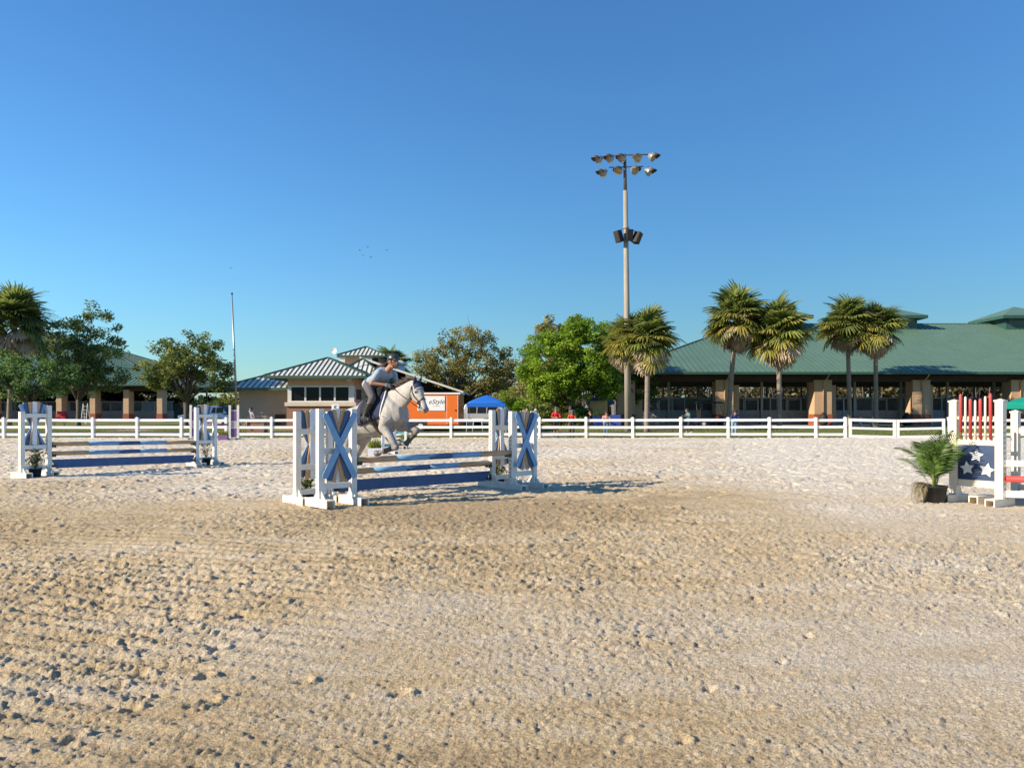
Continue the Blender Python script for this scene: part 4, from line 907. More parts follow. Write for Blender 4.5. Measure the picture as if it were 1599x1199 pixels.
fd = 57.; a = PX(371, 660, fd); c = PX(362, 460, fd); fl = thing('flagpole', 'slim bare leaning flagpole left of the office', 'flagpole', (a.x, fd, gz(fd)-.05))
tv = Vector((c.x-a.x, 0, c.z-fl.location.z)); M_FLAG = mat('grey_pole_paint', (.34, .36, .38), .4, .1, 2., metal=.4)
obj('shaft', MB().tube([(0, 0, 0), tuple(tv*.5), tuple(tv)], [.095, .075, .05], 12), M_FLAG, fl); obj('finial', MB().ball(tuple(tv+Vector((0, 0, .06))), .09, 8), M_DKSTEEL, fl)

# ---------------------------------------------------------------- trailer, canopies, vehicles, furniture
M_ORANGE = mat('orange_trailer', (.72, .15, .012), .45, .06, 1.5, wear=.03); M_ORD = mat('dark_orange_trim', (.30, .07, .02), .6, .1)
M_TYRE = mat('rubber', (.02, .02, .02), .85, .1); M_SIGN = mat('sign_white', (.78, .77, .75), .5, .03); M_INK = mat('sign_ink', (.04, .035, .05), .6, 0)
td = 53.; x0, x1 = GX(600, td), GX(718, td); g_ = gz(td)-.02
tr = thing('food_trailer', 'orange trailer with white lettered sign behind the fence', 'trailer', ((x0+x1)/2, td, g_), R(-4)); hw = (x1-x0)/2
obj('body', MB().mm((-hw, 0, .42), (hw, 2.3, 2.55)), M_ORANGE, tr, bev=.03)
obj('roof', MB().mm((-hw-.05, -.06, 2.552), (hw+.05, 2.36, 2.66)), M_SIGN, tr)
obj('skirt', MB().mm((-hw+.02, .06, .2), (hw-.02, 2.2, .418)), M_ORD, tr)
sx0, sx1 = GX(652, td)-tr.location.x, GX(695, td)-tr.location.x
sg = obj('sign', MB().mm((sx0, -.035, 1.42), (sx1, -.003, 2.42)), M_SIGN, tr)
o = obj('lettering', text_mesh('eStyle', .46, .35), M_INK, sg, loc=((sx0+sx1)/2+.36, -.037, 2.02)); o.rotation_euler = (R(90), 0, 0)
obj('rule', MB().mm(((sx0+sx1)/2+.1, -.04, 1.72), ((sx0+sx1)/2+.6, -.036, 1.735)), M_INK, sg)
dx0, dx1 = GX(699, td)-tr.location.x, GX(715, td)-tr.location.x
dr = obj('door', MB().mm((dx0, -.03, .5), (dx1, -.003, 2.45)), M_ORANGE, tr)
for xx in (dx0-.04, dx1+.005): obj('door_frame', MB().mm((xx, -.04, .48), (xx+.035, -.003, 2.47)), M_ALU, dr)
obj('handle', MB().box((dx1-.15, -.05, 1.45), (.05, .04, .12)), M_DKSTEEL, dr)
for xx in (-1.0, -.1):
    w = obj('wheel', MB().tube([(xx, -.02, .34), (xx, .22, .34)], .34, 20), M_TYRE, tr); obj('rim', MB().tube([(xx, -.03, .34), (xx, -.02, .34)], .19, 14), M_ALU, w)
obj('wheel_arch', MB().mm((-1.45, -.012, .425), (.35, .0, .80)), M_DARKWOOD, tr)
def canopy(label, px, d, w, h, col, rise, leg=True, rz=0):
    m_ = mat('canopy_cloth', col, .7, .06, 1., trans=.18); t = thing('canopy_tent', label, 'canopy', (GX(px, d), d, gz(d)-.03), rz)
    e = w/2; n = 8; V = []; 
    b = MB()
    def pt(u, v): k = max(abs(u), abs(v)); return (u*e, v*e, h+rise*(1-k)**.8+(.05*(1-(abs(u)*abs(v))) if k > .99 else 0)*0)
    N_ = 10; g2 = [[pt(-1+2*i/N_, -1+2*j/N_) for i in range(N_+1)] for j in range(N_+1)]
    b.add([p for r_ in g2 for p in r_], [(j*(N_+1)+i, j*(N_+1)+i+1, (j+1)*(N_+1)+i+1, (j+1)*(N_+1)+i) for j in range(N_) for i in range(N_)], 0, True)
    o = obj('canopy', b, m_, t); s = o.modifiers.new('s', 'SOLIDIFY'); s.thickness = .01
    for sx, sy, ex, ey in ((-1, -1, 1, -1), (1, -1, 1, 1), (1, 1, -1, 1), (-1, 1, -1, -1)):
        v = MB(); a_ = Vector((sx*e, sy*e, h)); c_ = Vector((ex*e, ey*e, h)); v.bar(a_-Vector((0, 0, .13)), c_-Vector((0, 0, .13)), .012, .26); obj('valance', v, m_, t)
    for sx in (-1, 1):
        for sy in (-1, 1): obj('leg', MB().bar((sx*(e-.03)*1.06, sy*(e-.03), 0), (sx*(e-.03), sy*(e-.03), h), .04, .04), M_ALU, t)
canopy('bright blue canopy tent over a parked white vehicle', 760, 52.5, 2.55, 1.95, (.012, .16, .62), .58)
canopy('blue canopy tent in the shade under the bright green tree', 937, 63, 2.1, 2.0, (.02, .10, .34), .5)
canopy('green canopy tent corner at the right edge of the frame', 1614, 46.5, 2.6, 1.95, (.0, .27, .20), .65)
M_SILVER = mat('silver_car_paint', (.42, .44, .47), .3, .04, 1., metal=.3, spec=.6); M_BLUECAR = mat('blue_car_paint', (.07, .16, .34), .3, .04, 1., spec=.6)
M_CARGLASS = mat('car_glass', (.012, .014, .017), .08, 0, spec=.4)
def car(label, px, d, L, H, m_, rz):
    t = thing('parked_car', label, 'car', (GX(px, d), d, gz(d)-.02), rz)
    lo = [(-L/2, .35), (-L/2, .95), (-L/2+.1, 1.02), (L/2-.9, 1.0), (L/2-.05, .82), (L/2, .4)]
    up = [(-L/2+.12, 1.02), (-L/2+.35, H-.06), (-L/2+.6, H), (L/2-2.0, H), (L/2-1.65, H-.08), (L/2-.95, 1.0)]
    obj('body', MB().prism(lo, lambda p: (p[0], -.9, p[1]), lambda p: (p[0], .9, p[1])), m_, t, bev=.05)
    obj('cabin', MB().prism(up, lambda p: (p[0], -.9+(p[1]-1)*.22, p[1]), lambda p: (p[0], .9-(p[1]-1)*.22, p[1])), m_, t, bev=.03)
    a0, a1 = -L/2+.5, L/2-1.85
    for k in range(3):
        u0 = a0+(a1-a0)*k/3+.05; u1 = a0+(a1-a0)*(k+1)/3-.03
        for s in (-1, 1): obj('side_window', MB().add([(u0, s*.908, 1.06), (u1+(.35 if k == 2 else 0), s*.908, 1.06), (u1, s*(.912-(H-.14-1)*.22), H-.14), (u0, s*(.912-(H-.14-1)*.22), H-.14)], [(0, 1, 2, 3) if s < 0 else (3, 2, 1, 0)]), M_CARGLASS, t)
    obj('windscreen', MB().add([(L/2-.93, -.8, 1.03), (L/2-.93, .8, 1.03), (L/2-1.60, .7, H-.12), (L/2-1.60, -.7, H-.12)], [(0, 1, 2, 3)]), M_CARGLASS, t)
    for x in (-L/2+.8, L/2-.85):
        for s in (-1, 1):
            w = obj('wheel', MB().tube([(x, s*.72, .34), (x, s*.93, .34)], .34, 18), M_TYRE, t); obj('rim', MB().tube([(x, s*.931, .34), (x, s*.94, .34)], .2, 12), M_ALU, w)
    for s in (-1, 1): obj('headlight', MB().box((L/2-.03, s*.65, .75), (.08, .3, .13)), M_ALU, t); obj('tail_light', MB().box((-L/2, s*.75, .85), (.05, .18, .22)), M_RED, t)
    for z in (.42,): obj('bumper', MB().mm((-L/2-.04, -.88, z-.1), (-L/2+.02, .88, z+.12)), M_DKSTEEL, t); obj('bumper', MB().mm((L/2-.02, -.88, z-.1), (L/2+.05, .88, z+.12)), M_DKSTEEL, t)
car('silver white sport utility car behind the blue canopy', 770, 57.5, 4.6, 1.78, M_SILVER, R(-12))
car('blue parked car behind the purple standard', 326, 61, 4.2, 1.6, M_BLUECAR, R(176))
M_CLOTHB = mat('blue_chair_cloth', (.01, .04, .22), .8, .1); M_CLOTHR = mat('red_chair_cloth', (.45, .02, .04), .8, .1)
def table(label, px, d, w=.8):
    t = thing('folding_table', label, 'table', (GX(px, d), d, gz(d)-.03)); obj('top', MB().mm((-w/2, -.3, .92), (w/2, .3, .96)), M_SIGN, t, bev=.01)
    for sx in (-1, 1):
        for sy in (-1, 1): obj('leg', MB().tube([(sx*w*.32, sy*.22, .92), (sx*w*.45, sy*.28, 0)], .018, 6), M_ALU, t)
table('small white folding table under the blue canopy', 746, 51.5)
def camp_chair(label, px, d, m_, rz, grp=None, s=1.):
    t = thing('camp_chair', label, 'chair', (GX(px, d), d, gz(d)-.02), rz, grp); t.scale = (s, s, s)
    obj('seat', MB().mm((-.28, -.26, .42), (.28, .26, .46)), m_, t); b = MB().box((0, .30, .78), (.56, .03, .62), Matrix.Rotation(R(-12), 3, 'X')); obj('backrest', b, m_, t)
    for sx in (-1, 1):
        obj('armrest', MB().mm((sx*.31-.035, -.25, .66), (sx*.31+.035, .25, .69)), m_, t)
        for sy in (-1, 1): obj('leg', MB().tube([(sx*.29, sy*.25, 0), (sx*.29, -sy*.25+ (.0), .46)], .013, 6), M_DKSTEEL, t)
        obj('back_post', MB().tube([(sx*.29, .23, .4), (sx*.29, .37, 1.1)], .013, 6), M_DKSTEEL, t); obj('arm_post', MB().tube([(sx*.3, -.24, .4), (sx*.3, -.24, .67)], .013, 6), M_DKSTEEL, t)
camp_chair('blue camp chair left of the woman in jeans at the fence', 936, 50.5, M_CLOTHB, R(15), 'blue camp chairs', 1.05)
camp_chair('high-backed blue camp chair right of the woman in jeans', 961, 50.5, M_CLOTHB, R(-10), 'blue camp chairs', 1.15)
camp_chair('red camp chair behind the fence on the left', 93, 56, M_CLOTHR, R(8), None, 1.15)
# cooler table / bench and step ladder by the far left barn
t = thing('step_ladder', 'small pale blue step ladder by the left barn pier', 'ladder', (GX(130, 70), 70, gz(70)-.02))
for s in (-.25, .25): obj('rail', MB().bar((s, 0, 0), (s*.8, .35, 1.9), .05, .05), M_ALU, t); obj('back_leg', MB().bar((s, .75, 0), (s*.8, .38, 1.85), .04, .04), M_ALU, t)
for k in range(5): obj('step', MB().mm((-.24, .02+k*.065, .3+k*.33), (.24, .12+k*.065, .33+k*.33)), M_ALU, t)
# golf cart
gd = 58.; t = thing('golf_cart', 'dark blue golf cart parked in the shade by the leaning palm', 'golf cart', (GX(1111, gd), gd, gz(gd)-.02), R(2))
M_CART = mat('golf_cart_blue', (.012, .03, .11), .4, .1)
b = MB().prism([(-1.2, .3), (-1.2, .72), (-.35, .74), (-.2, .38), (.55, .38), (.75, .85), (1.15, .75), (1.25, .35)], lambda p: (p[0], -.55, p[1]), lambda p: (p[0], .55, p[1])); obj('body', b, M_CART, t, bev=.03)
obj('roof', MB().prism([(-1.1, 1.84), (-.9, 1.9), (.6, 1.9), (.85, 1.83), (.85, 1.79), (-1.1, 1.79)], lambda p: (p[0], -.58, p[1]), lambda p: (p[0], .58, p[1])), M_SPK, t)
for s in (-1, 1):
    obj('roof_post', MB().tube([(-.95, s*.5, .7), (-1.0, s*.5, 1.8)], .02, 6), M_DKSTEEL, t); obj('roof_post', MB().tube([(.78, s*.5, .82), (.45, s*.5, 1.8)], .02, 6), M_DKSTEEL, t)
    for x in (-.75, .85): w = obj('wheel', MB().tube([(x, s*.42, .25), (x, s*.6, .25)], .25, 16), M_TYRE, t); obj('rim', MB().tube([(x, s*.601, .25), (x, s*.61, .25)], .13, 10), M_ALU, w)
obj('seat', MB().mm((-.95, -.5, .74), (-.4, .5, .88)), M_SPK, t, bev=.03); obj('seat_back', MB().box((-.95, 0, 1.12), (.1, 1.0, .42), Matrix.Rotation(R(-8), 3, 'Y')), M_SPK, t, bev=.03)
obj('steering_wheel', MB().tube([(.45+.0, .25+.16*math.cos(k*math.pi/6), 1.05+.16*math.sin(k*math.pi/6)) for k in range(13)], .012, 5), M_SPK, t)
# benches and bins in the barn shade
t = thing('bench', 'wooden bench in the barn shade behind the slim palms', 'bench', (GX(1352, 60), 60, gz(60)-.02)); M_WOODB = mat('bench_wood', (.30, .17, .10), .7, .15, 4.)
obj('seat', MB().mm((-.75, -.2, .74), (.75, .2, .80)), M_WOODB, t)
for s in (-.45, .45): obj('leg', MB().mm((s-.04, -.18, 0), (s+.04, .18, .74)), M_ALU, t)
for px, lab in ((1286, 'black bag of rubbish leaning on the pier left of the slim palms'), (1416, 'black equipment box at the third pier')):
    d_ = 62.2; r_ = random.Random(px); b = MB(); rs = []
    for i in range(9):
        q = i/8; rad_ = .36*math.sin(math.pi*min(.97, .18+.8*q))**.6
        rs.append([(rad_*(1+.1*r_.uniform(-1, 1))*math.cos(k*math.pi/7), rad_*(1+.1*r_.uniform(-1, 1))*math.sin(k*math.pi/7), 1.05*q) for k in range(14)])
    b.rings(rs); o = obj('rubbish_bag', b, M_SPK); o.location = (GX(px, d_), d_, gz(d_)+.0); tag(o, lab, 'rubbish bag')
# crate and shed panel beside the blue tent
t = thing('plywood_stand', 'pale plywood stand under the shaded blue tent', 'stand', (GX(938, 61.2), 61.2, gz(60)-.02)); M_PLY = mat('plywood', (.58, .38, .18), .8, .12, 3.)
obj('panel', MB().mm((-.85, 0, 0), (.55, .05, 2.0)), M_PLY, t); obj('side', MB().mm((-.85, .05, 0), (-.8, .9, 2.0)), M_PLY, t); obj('counter', MB().mm((-.85, -.4, .95), (.55, -.005, 1.0)), M_PLY, t)
# birds far up
M_BIRD = mat('bird', (.03, .03, .035), .8, 0)
for i, (px, py) in enumerate(((562, 391), (574, 386), (567, 399), (579, 402), (604, 391), (361, 419))):
    c = PX(px, py, 260); b = MB(); w = .75
    b.tube([(-.3, 0, 0), (0, 0, .03), (.35, 0, 0)], [.03, .12, .02], 6)
    for s in (-1, 1): b.add([(-.12, 0, .03), (.15, 0, .03), (.05, s*w*.6, .22), (-.1, s*w, .12), (-.15, s*w*.55, .19)], [(0, 1, 2, 4), (2, 3, 4)])
    o = obj('bird', b, M_BIRD); o.location = c; o.rotation_euler = (0, 0, i*1.1)
    tag(o, 'lone bird above the flagpole' if px == 361 else ['leftmost bird of the small distant flock', 'topmost bird of the small distant flock', 'second bird from the left in the distant flock', 'lowest bird of the small distant flock', 'rightmost bird of the small distant flock', ''][i], 'bird', None if px == 361 else 'distant flock of birds')
# ---------------------------------------------------------------- people
M_SKIN = mat('skin', (.48, .25, .16), .55, .08, 6.); M_SKINT = mat('tanned_skin', (.36, .18, .11), .55, .08, 6.)
M_HAIRB = mat('brown_hair', (.06, .03, .018), .5, .25, 30., stretch=(1, 1, .2)); M_HAIRK = mat('black_hair', (.012, .010, .010), .45, .2, 30.)
M_SHOE = mat('dark_leather', (.02, .018, .016), .4, .15, 10.); M_EYE = mat('eye', (.02, .015, .012), .2, 0)
CL = {}
def cloth(col):
    if col not in CL: CL[col] = mat('cloth_%d' % len(CL), col, .85, .12, 7., bump=.3, bscale=25)
    return CL[col]
def cap_(b, p, q, r0, r1, n=10):
    p = Vector(p); q = Vector(q); b.tube([p, p.lerp(q, .5), q], [r0, (r0+r1)/2, r1], n); b.ball(p, r0, 8); b.ball(q, r1, 8)
def ell(c, a, bb, ax, ay, n=16): c = Vector(c); return [c+ax*math.cos(2*math.pi*k/n)*a+ay*math.sin(2*math.pi*k/n)*bb for k in range(n)]
def torso(b, J, k=1., top=True):
    pv, ch = Vector(J['pelvis']), Vector(J['chest']); up = (ch-pv).normalized(); side = (Vector(J['shL'])-Vector(J['shR'])).normalized(); fw = side.cross(up).normalized(); side = up.cross(fw).normalized()
    L = (ch-pv).length; rs = []
    for q, w, d in ((-.24, .10, .08), (-.18, .155, .11), (0, .168, .118), (.22, .148, .105), (.45, .135, .098), (.72, .165, .115), (.92, .175, .112), (1.06, .13, .085), (1.13, .06, .05)):
        rs.append(ell(pv+up*L*q, w*k, d*k, side, fw))
    b.rings(rs); return up, side, fw
def person(label, loc, rz, J, shirt, pants, skin=M_SKIN, hair=M_HAIRB, vox=.016, sleeve=.55, leg=1., shoe=M_SHOE, hat=None, scale=1., hairlen=0., extra=None, nm='person', glove=None, par=None, it=3, boots=None):
    t = par or thing(nm, label, 'person', loc, rz)
    if not par: t.scale = (scale,)*3
    V = {k: Vector(v) for k, v in J.items()}
    b = MB(); up, side, fw = torso(b, J, .95)
    hd = V['head']; nk = V['chest']+up*.05; hu = (hd-nk).normalized(); look = Vector(J.get('look', fw)); look = (look-hu*look.dot(hu)*.0).normalized(); hs = hu.cross(look).normalized(); hup = look.cross(hs).normalized()
    cap_(b, nk, hd-hup*.04, .06, .052)
    M = Matrix((look, hs, hup)).transposed()
    b.ball(hd+hup*.02, .098, 12, 0, (1.0, .82, 1.12), M); b.ball(hd-hup*.055+look*.028, .07, 10, 0, (1, .8, .85), M)      # skull, jaw
    b.tube([hd+look*.085+hup*.015, hd+look*.112-hup*.022, hd+look*.095-hup*.032], [.010, .016, .010], 6)                     # nose
    b.ball(hd+look*.088-hup*.062, .022, 6, 0, (.6, 1.1, .5), M)                                                             # mouth
    for s in (-1, 1): b.ball(hd+hs*s*.083-look*.005-hup*.005, .026, 6, 0, (.6, .4, 1.1), M)                                   # ears
    for s in 'LR':
        cap_(b, V['sh'+s], V['el'+s], .047, .038); cap_(b, V['el'+s], V['wr'+s], .038, .026)
        cap_(b, V['hip'+s], V['kn'+s], .078, .052); cap_(b, V['kn'+s], V['an'+s], .052, .036); cap_(b, V['an'+s], V['toe'+s], .038, .03)
        hdv = V.get('hd'+s) or (V['wr'+s]+(V['wr'+s]-V['el'+s]).normalized()*.09)
        cap_(b, V['wr'+s], V['wr'+s].lerp(hdv, .75), .028, .034, 8)
    me = remesh(b, vox, it); me.materials.append(skin)
    bm_ = MB()
    for s in 'LR':                                            # five separate bent fingers rooted in the palm
        w_ = V['wr'+s]; hdv = V.get('hd'+s) or (w_+(w_-V['el'+s]).normalized()*.09); d = (hdv-w_).normalized(); sd = d.cross(Vector((0, 0, 1)));
        sd = sd.normalized() if sd.length > .1 else Vector((1, 0, 0)); pn = sd.cross(d).normalized(); base = w_.lerp(hdv, .8)
        for i, l in enumerate((.065, .075, .07, .055)):
            o_ = base+sd*(i-1.5)*.018; bm_.tube([o_, o_+d*l*.55-pn*.012, o_+d*l*.8-pn*.04], [.0095, .0085, .006], 6)
        th = w_.lerp(hdv, .3)+sd*(-.03); bm_.tube([th, th+d*.035-sd*.022-pn*.008, th+d*.06-sd*.018-pn*.025], [.011, .010, .007], 6)
    b2 = bmesh.new(); b2.from_mesh(me); tmp = bm_.mesh(); b2.from_mesh(tmp); b2.to_mesh(me); b2.free(); bpy.data.meshes.remove(tmp)
    if glove: me.materials.append(glove)
    me.polygons.foreach_set('use_smooth', [True]*len(me.polygons)); obj('body', me, None, t)
    if glove:
        for s in 'LR':
            w_ = V['wr'+s]; hdv = V.get('hd'+s) or (w_+(w_-V['el'+s]).normalized()*.09); g_ = MB(); cap_(g_, w_, w_.lerp(hdv, .75), .034, .041, 10)
            d = (hdv-w_).normalized(); sd = d.cross(Vector((0, 0, 1))).normalized(); pn = sd.cross(d).normalized(); base = w_.lerp(hdv, .8)
            for i, l in enumerate((.065, .075, .07, .055)): o_ = base+sd*(i-1.5)*.019; g_.tube([o_, o_+d*l*.55-pn*.014, o_+d*l*.85-pn*.045], [.012, .011, .008], 6)
            obj('glove', g_, glove, t)
    # clothing
    b = MB(); torso(b, J, 1.09)
    for s in 'LR':
        e = V['sh'+s].lerp(V['el'+s], min(1, sleeve/.5 if sleeve < .5 else 1)); cap_(b, V['sh'+s], e, .062, .054 if sleeve < .6 else .05)
        if sleeve > .6: cap_(b, V['el'+s], V['wr'+s], .05, .037)
    me = remesh(b, vox*.9, it); obj('shirt', me, shirt, t)
    b = MB(); rs = []
    pv = V['pelvis']
    for q, w, d in ((-.13, .11, .1), (-.07, .17, .125), (0, .18, .13), (.07, .172, .125)): rs.append(ell(pv+up*q, w, d, side, fw))
    b.rings(rs)
    for s in 'LR':
        cap_(b, V['hip'+s], V['kn'+s], .092, .064)
        if leg > .5: cap_(b, V['kn'+s], V['kn'+s].lerp(V['an'+s], min(1, (leg-.5)*2)), .064, .048)
    me = remesh(b, vox*.9, it); obj('trousers', me, pants, t)
    for s in 'LR':
        b = MB(); a_, q = V['an'+s], V['toe'+s]
        cap_(b, a_, q, .048, .04); cap_(b, a_-(q-a_).normalized()*.045, a_, .045, .048)
        if boots: cap_(b, V['kn'+s].lerp(a_, .28), a_, .066, .05)
        obj('boot' if boots else 'shoe', remesh(b, vox*.9, 2), boots or shoe, t)
    for s in (-1, 1): obj('eye', MB().ball(hd+look*.086+hs*s*.034+hup*.012, .011, 6), M_EYE, t)
    if hair:
        b = MB(); b.ball(hd-look*.018+hup*.042, .108, 12, 0, (1., .86, .98), M)
        if hairlen:
            for s in (-.5, 0, .5): b.tube([hd-look*.08+hup*.02+hs*s*.12, hd-look*.12-hup*.1+hs*s*.13, hd-look*.10-hup*(.1+hairlen)+hs*s*.1], [.05, .05, .015], 8)
        obj('hair', remesh(b, .014, 2), hair, t)
    if hat:
        kind, hm = hat
        b = MB(); rs = []
        for q, r_ in ((.02, .112), (.05, .113), (.09, .104), (.125, .075), (.14, .03)): rs.append([hd+hup*(q+.01)+look*math.cos(k*math.pi/10)*r_*1.05+hs*math.sin(k*math.pi/10)*r_*.9 for k in range(20)])
        b.rings(rs); ho = obj('helmet' if kind == 'helmet' else 'cap', b, hm, t)
        v = MB(); poly = [(.08, -.08), (.13, -.07), (.175, -.03), (.18, 0), (.175, .03), (.13, .07), (.08, .08)]
        v.prism(poly, lambda p: hd+look*p[0]+hs*p[1]+hup*(.035-.12*p[1]**2*20*.2), lambda p: hd+look*p[0]+hs*p[1]+hup*(.047-.12*p[1]**2*20*.2)); obj('peak', v, hm, ho)
    return t
def stand(h=1., lean=0., armL=None, armR=None, step=0., bend=0.):
    f = lambda x, y, z: (x, y, z)
    J = dict(pelvis=(-.02, 0, .95), chest=(.0+lean, 0, 1.38-abs(lean)*.25), head=(.06+lean*1.35, 0, 1.60-abs(lean)*.45))
    for s, y in (('L', 1), ('R', -1)):
        J['sh'+s] = (lean, y*.17, 1.38-abs(lean)*.25); J['hip'+s] = (0, y*.085, .90)
        st_ = step*y; J['kn'+s] = (st_*.5+.02, y*.095, .50); J['an'+s] = (st_, y*.10, .09+max(0, -st_)*.1); J['toe'+s] = (st_+.17, y*.12, .045+max(0, -st_)*.1)
        J['el'+s] = (lean*.8-.03, y*.24, 1.12); J['wr'+s] = (lean+.08, y*.23, .90)
    if armL: J['elL'], J['wrL'] = armL
    if armR: J['elR'], J['wrR'] = armR
    return J
def sit(seat, armL=None, armR=None):
    J = dict(pelvis=(0, 0, seat+.09), chest=(.06, 0, seat+.52), head=(.12, 0, seat+.75))
    for s, y in (('L', 1), ('R', -1)):
        J['sh'+s] = (.06, y*.17, seat+.52); J['hip'+s] = (.02, y*.09, seat+.08); J['kn'+s] = (.43, y*.11, seat+.09); J['an'+s] = (.46, y*.11, seat-.32); J['toe'+s] = (.62, y*.12, seat-.36)
        J['el'+s] = (.05, y*.25, seat+.27); J['wr'+s] = (.27, y*.18, seat+.2)
    if armL: J['elL'], J['wrL'] = armL
    if armR: J['elR'], J['wrR'] = armR
    return J
def at(px, d): return (GX(px, d), d, gz(d)-.02)
folded = dict(armL=((.12, .26, 1.14), (.28, .05, 1.12)), armR=((.12, -.26, 1.14), (.28, -.03, 1.15)))
leanrail = dict(armL=((.24, .24, 1.09), (.33, .05, 1.10)), armR=((.24, -.24, 1.09), (.33, -.05, 1.10)))
TOCAM = R(-90)
M_CAPG = cloth((.10, .11, .13)); M_CAPK = cloth((.015, .015, .018)); M_CAPW = cloth((.5, .48, .45))
person('heavyset person in red polo shirt and dark shorts at the fence', at(868, 45.6), TOCAM+.1, stand(**folded), cloth((.55, .012, .018)), cloth((.015, .015, .02)), M_SKINT, M_HAIRK, .018, .55, .62, hat=('cap', M_CAPG), scale=1.03)
person('person in red and orange top with grey cap leaning on the fence', at(893, 45.2), TOCAM-.05, stand(lean=.2, **leanrail), cloth((.60, .06, .03)), cloth((.02, .02, .025)), M_SKINT, M_HAIRB, .018, .55, 1., hat=('cap', M_CAPG), scale=.98)
person('woman in pink top and blue jeans leaning on the fence', at(946, 45.15), TOCAM, stand(lean=.24, **leanrail), cloth((.62, .30, .25)), cloth((.10, .19, .33)), M_SKIN, M_HAIRB, .018, .3, 1., hairlen=.12, scale=.94)
person('person in black sitting sideways by the plywood stand', (GX(924, 51), 51, gz(51)-.02), R(150), sit(.62), cloth((.012, .012, .014)), cloth((.015, .015, .018)), M_SKIN, M_HAIRK, .018, .3, 1., hairlen=.18)
person('person in navy pullover, light jeans and cap leaning on a fence post', at(1146, 45.15), TOCAM, stand(lean=.2, **leanrail), cloth((.015, .035, .16)), cloth((.22, .38, .55)), M_SKIN, M_HAIRB, .018, .9, 1., hat=('cap', M_CAPK), scale=.99)
person('person in teal top walking left behind the fence in the shade', at(1076, 50), R(200), stand(lean=.08, step=.28, armL=((.12, .22, 1.12), (.38, .2, 1.22)), armR=((.1, -.22, 1.12), (.36, -.18, 1.2))), cloth((.10, .20, .22)), cloth((.03, .03, .035)), M_SKIN, M_HAIRB, .018, .9, .8, cloth((.6, .6, .6)), hairlen=.2, scale=.98)
person('woman in black skirt seated on the brick planter, arm raised to her head', (GX(395, 50), 49.95, gz(50)+.86-.50), R(-135), sit(.48, armR=((.05, -.36, 1.15), (.08, -.16, 1.28)), armL=((.02, .3, .75), (.1, .3, .5))), cloth((.28, .26, .30)), cloth((.012, .012, .015)), M_SKIN, M_HAIRK, .018, .4, .5)
person('person with black helmet behind the near right standard', at(822, 48), R(-60), stand(armR=((.08, -.3, 1.2), (.2, -.35, 1.0))), cloth((.03, .02, .03)), cloth((.12, .1, .09)), M_SKIN, M_HAIRK, .018, .5, 1., hat=('helmet', M_CAPK), scale=1.06)
person('person with pale cap behind the near right standard', at(837, 47.5), R(-100), stand(), cloth((.55, .50, .45)), cloth((.1, .1, .11)), M_SKINT, M_HAIRB, .018, .5, 1., hat=('cap', M_CAPW), scale=.97)
# ---------------------------------------------------------------- horse and rider over the front jump
HA = R(-40); HP = Vector((-2.24, 13.45, 0))                     # heading: right and towards the camera
ho = thing('horse', 'grey horse in navy ear bonnet and saddle pad jumping the front jump', 'horse', HP, HA)
def H(f, r, z): return Vector((f, -r, z))                        # f forward, r to its right, z up
def hring(c, tang, w, h, n=20, jaw=0.):
    tang = Vector(tang).normalized(); side = Vector((0, 1, 0)); upv = tang.cross(side) if tang.cross(side).z > 0 or abs(tang.z) > .9 else side.cross(tang)
    upv = side.cross(tang); upv = upv if upv.z >= 0 or abs(tang.z) > .6 else -upv
    return [Vector(c)+side*math.cos(2*math.pi*k/n)*w+upv*math.sin(2*math.pi*k/n)*h for k in range(n)]
SEC = [(-1.16, 1.27, .07, .08), (-1.10, 1.245, .15, .19), (-.98, 1.225, .235, .265), (-.80, 1.245, .275, .30), (-.52, 1.315, .265, .295), (-.25, 1.36, .295, .345), (.02, 1.455, .275, .375), (.24, 1.50, .235, .33), (.42, 1.475, .19, .24), (.52, 1.455, .11, .14)]
def body_at(f):
    for a, b in zip(SEC, SEC[1:]):
        if a[0] <= f <= b[0]:
            q = (f-a[0])/(b[0]-a[0]); q = q*q*(3-2*q) if False else q; return [a[i]+(b[i]-a[i])*q for i in (1, 2, 3)]
b = MB(); b.rings([hring((f, 0, z), (1, 0, .22), w, h) for f, z, w, h in SEC])
NECK = [(.14, 1.56, .17, .27), (.32, 1.64, .125, .235), (.50, 1.735, .095, .19), (.66, 1.83, .08, .15), (.78, 1.905, .075, .115), (.85, 1.925, .06, .075)]
b.rings([hring((f, 0, z), (.8, 0, .5), w, h) for f, z, w, h in NECK])
# head: poll to muzzle, turned a touch to the outside
def HD(q, off=0., r=0.):                                        # q along the face, off away from it towards the jaw
    p = H(.845, 0, 1.935).lerp(H(1.125, .04, 1.505), q); d = (H(1.125, .04, 1.505)-H(.845, 0, 1.935)).normalized(); n = Vector((-d.z, 0, d.x)).normalized(); n = -n if n.x > 0 else n
    return p+n*off+Vector((0, -r, 0))
hd_ = (HD(1)-HD(0)).normalized(); fn = -(HD(.5, 1)-HD(.5, 0))      # fn: out of the forehead
def headring(q, off, w, h, n=18):
    c = HD(q, off); side = Vector((0, 1, 0)); return [c+side*math.cos(2*math.pi*k/n)*w*(1 if math.sin(2*math.pi*k/n) > -.2 else .85)+fn*math.sin(2*math.pi*k/n)*h for k in range(n)]
b.rings([headring(q, o, w, h) for q, o, w, h in ((-.02, .02, .05, .06), (.08, .055, .078, .095), (.25, .09, .092, .135), (.42, .085, .085, .128), (.58, .06, .062, .088), (.75, .045, .052, .066), (.90, .045, .058, .062), (1.0, .048, .055, .058), (1.06, .05, .035, .035))])
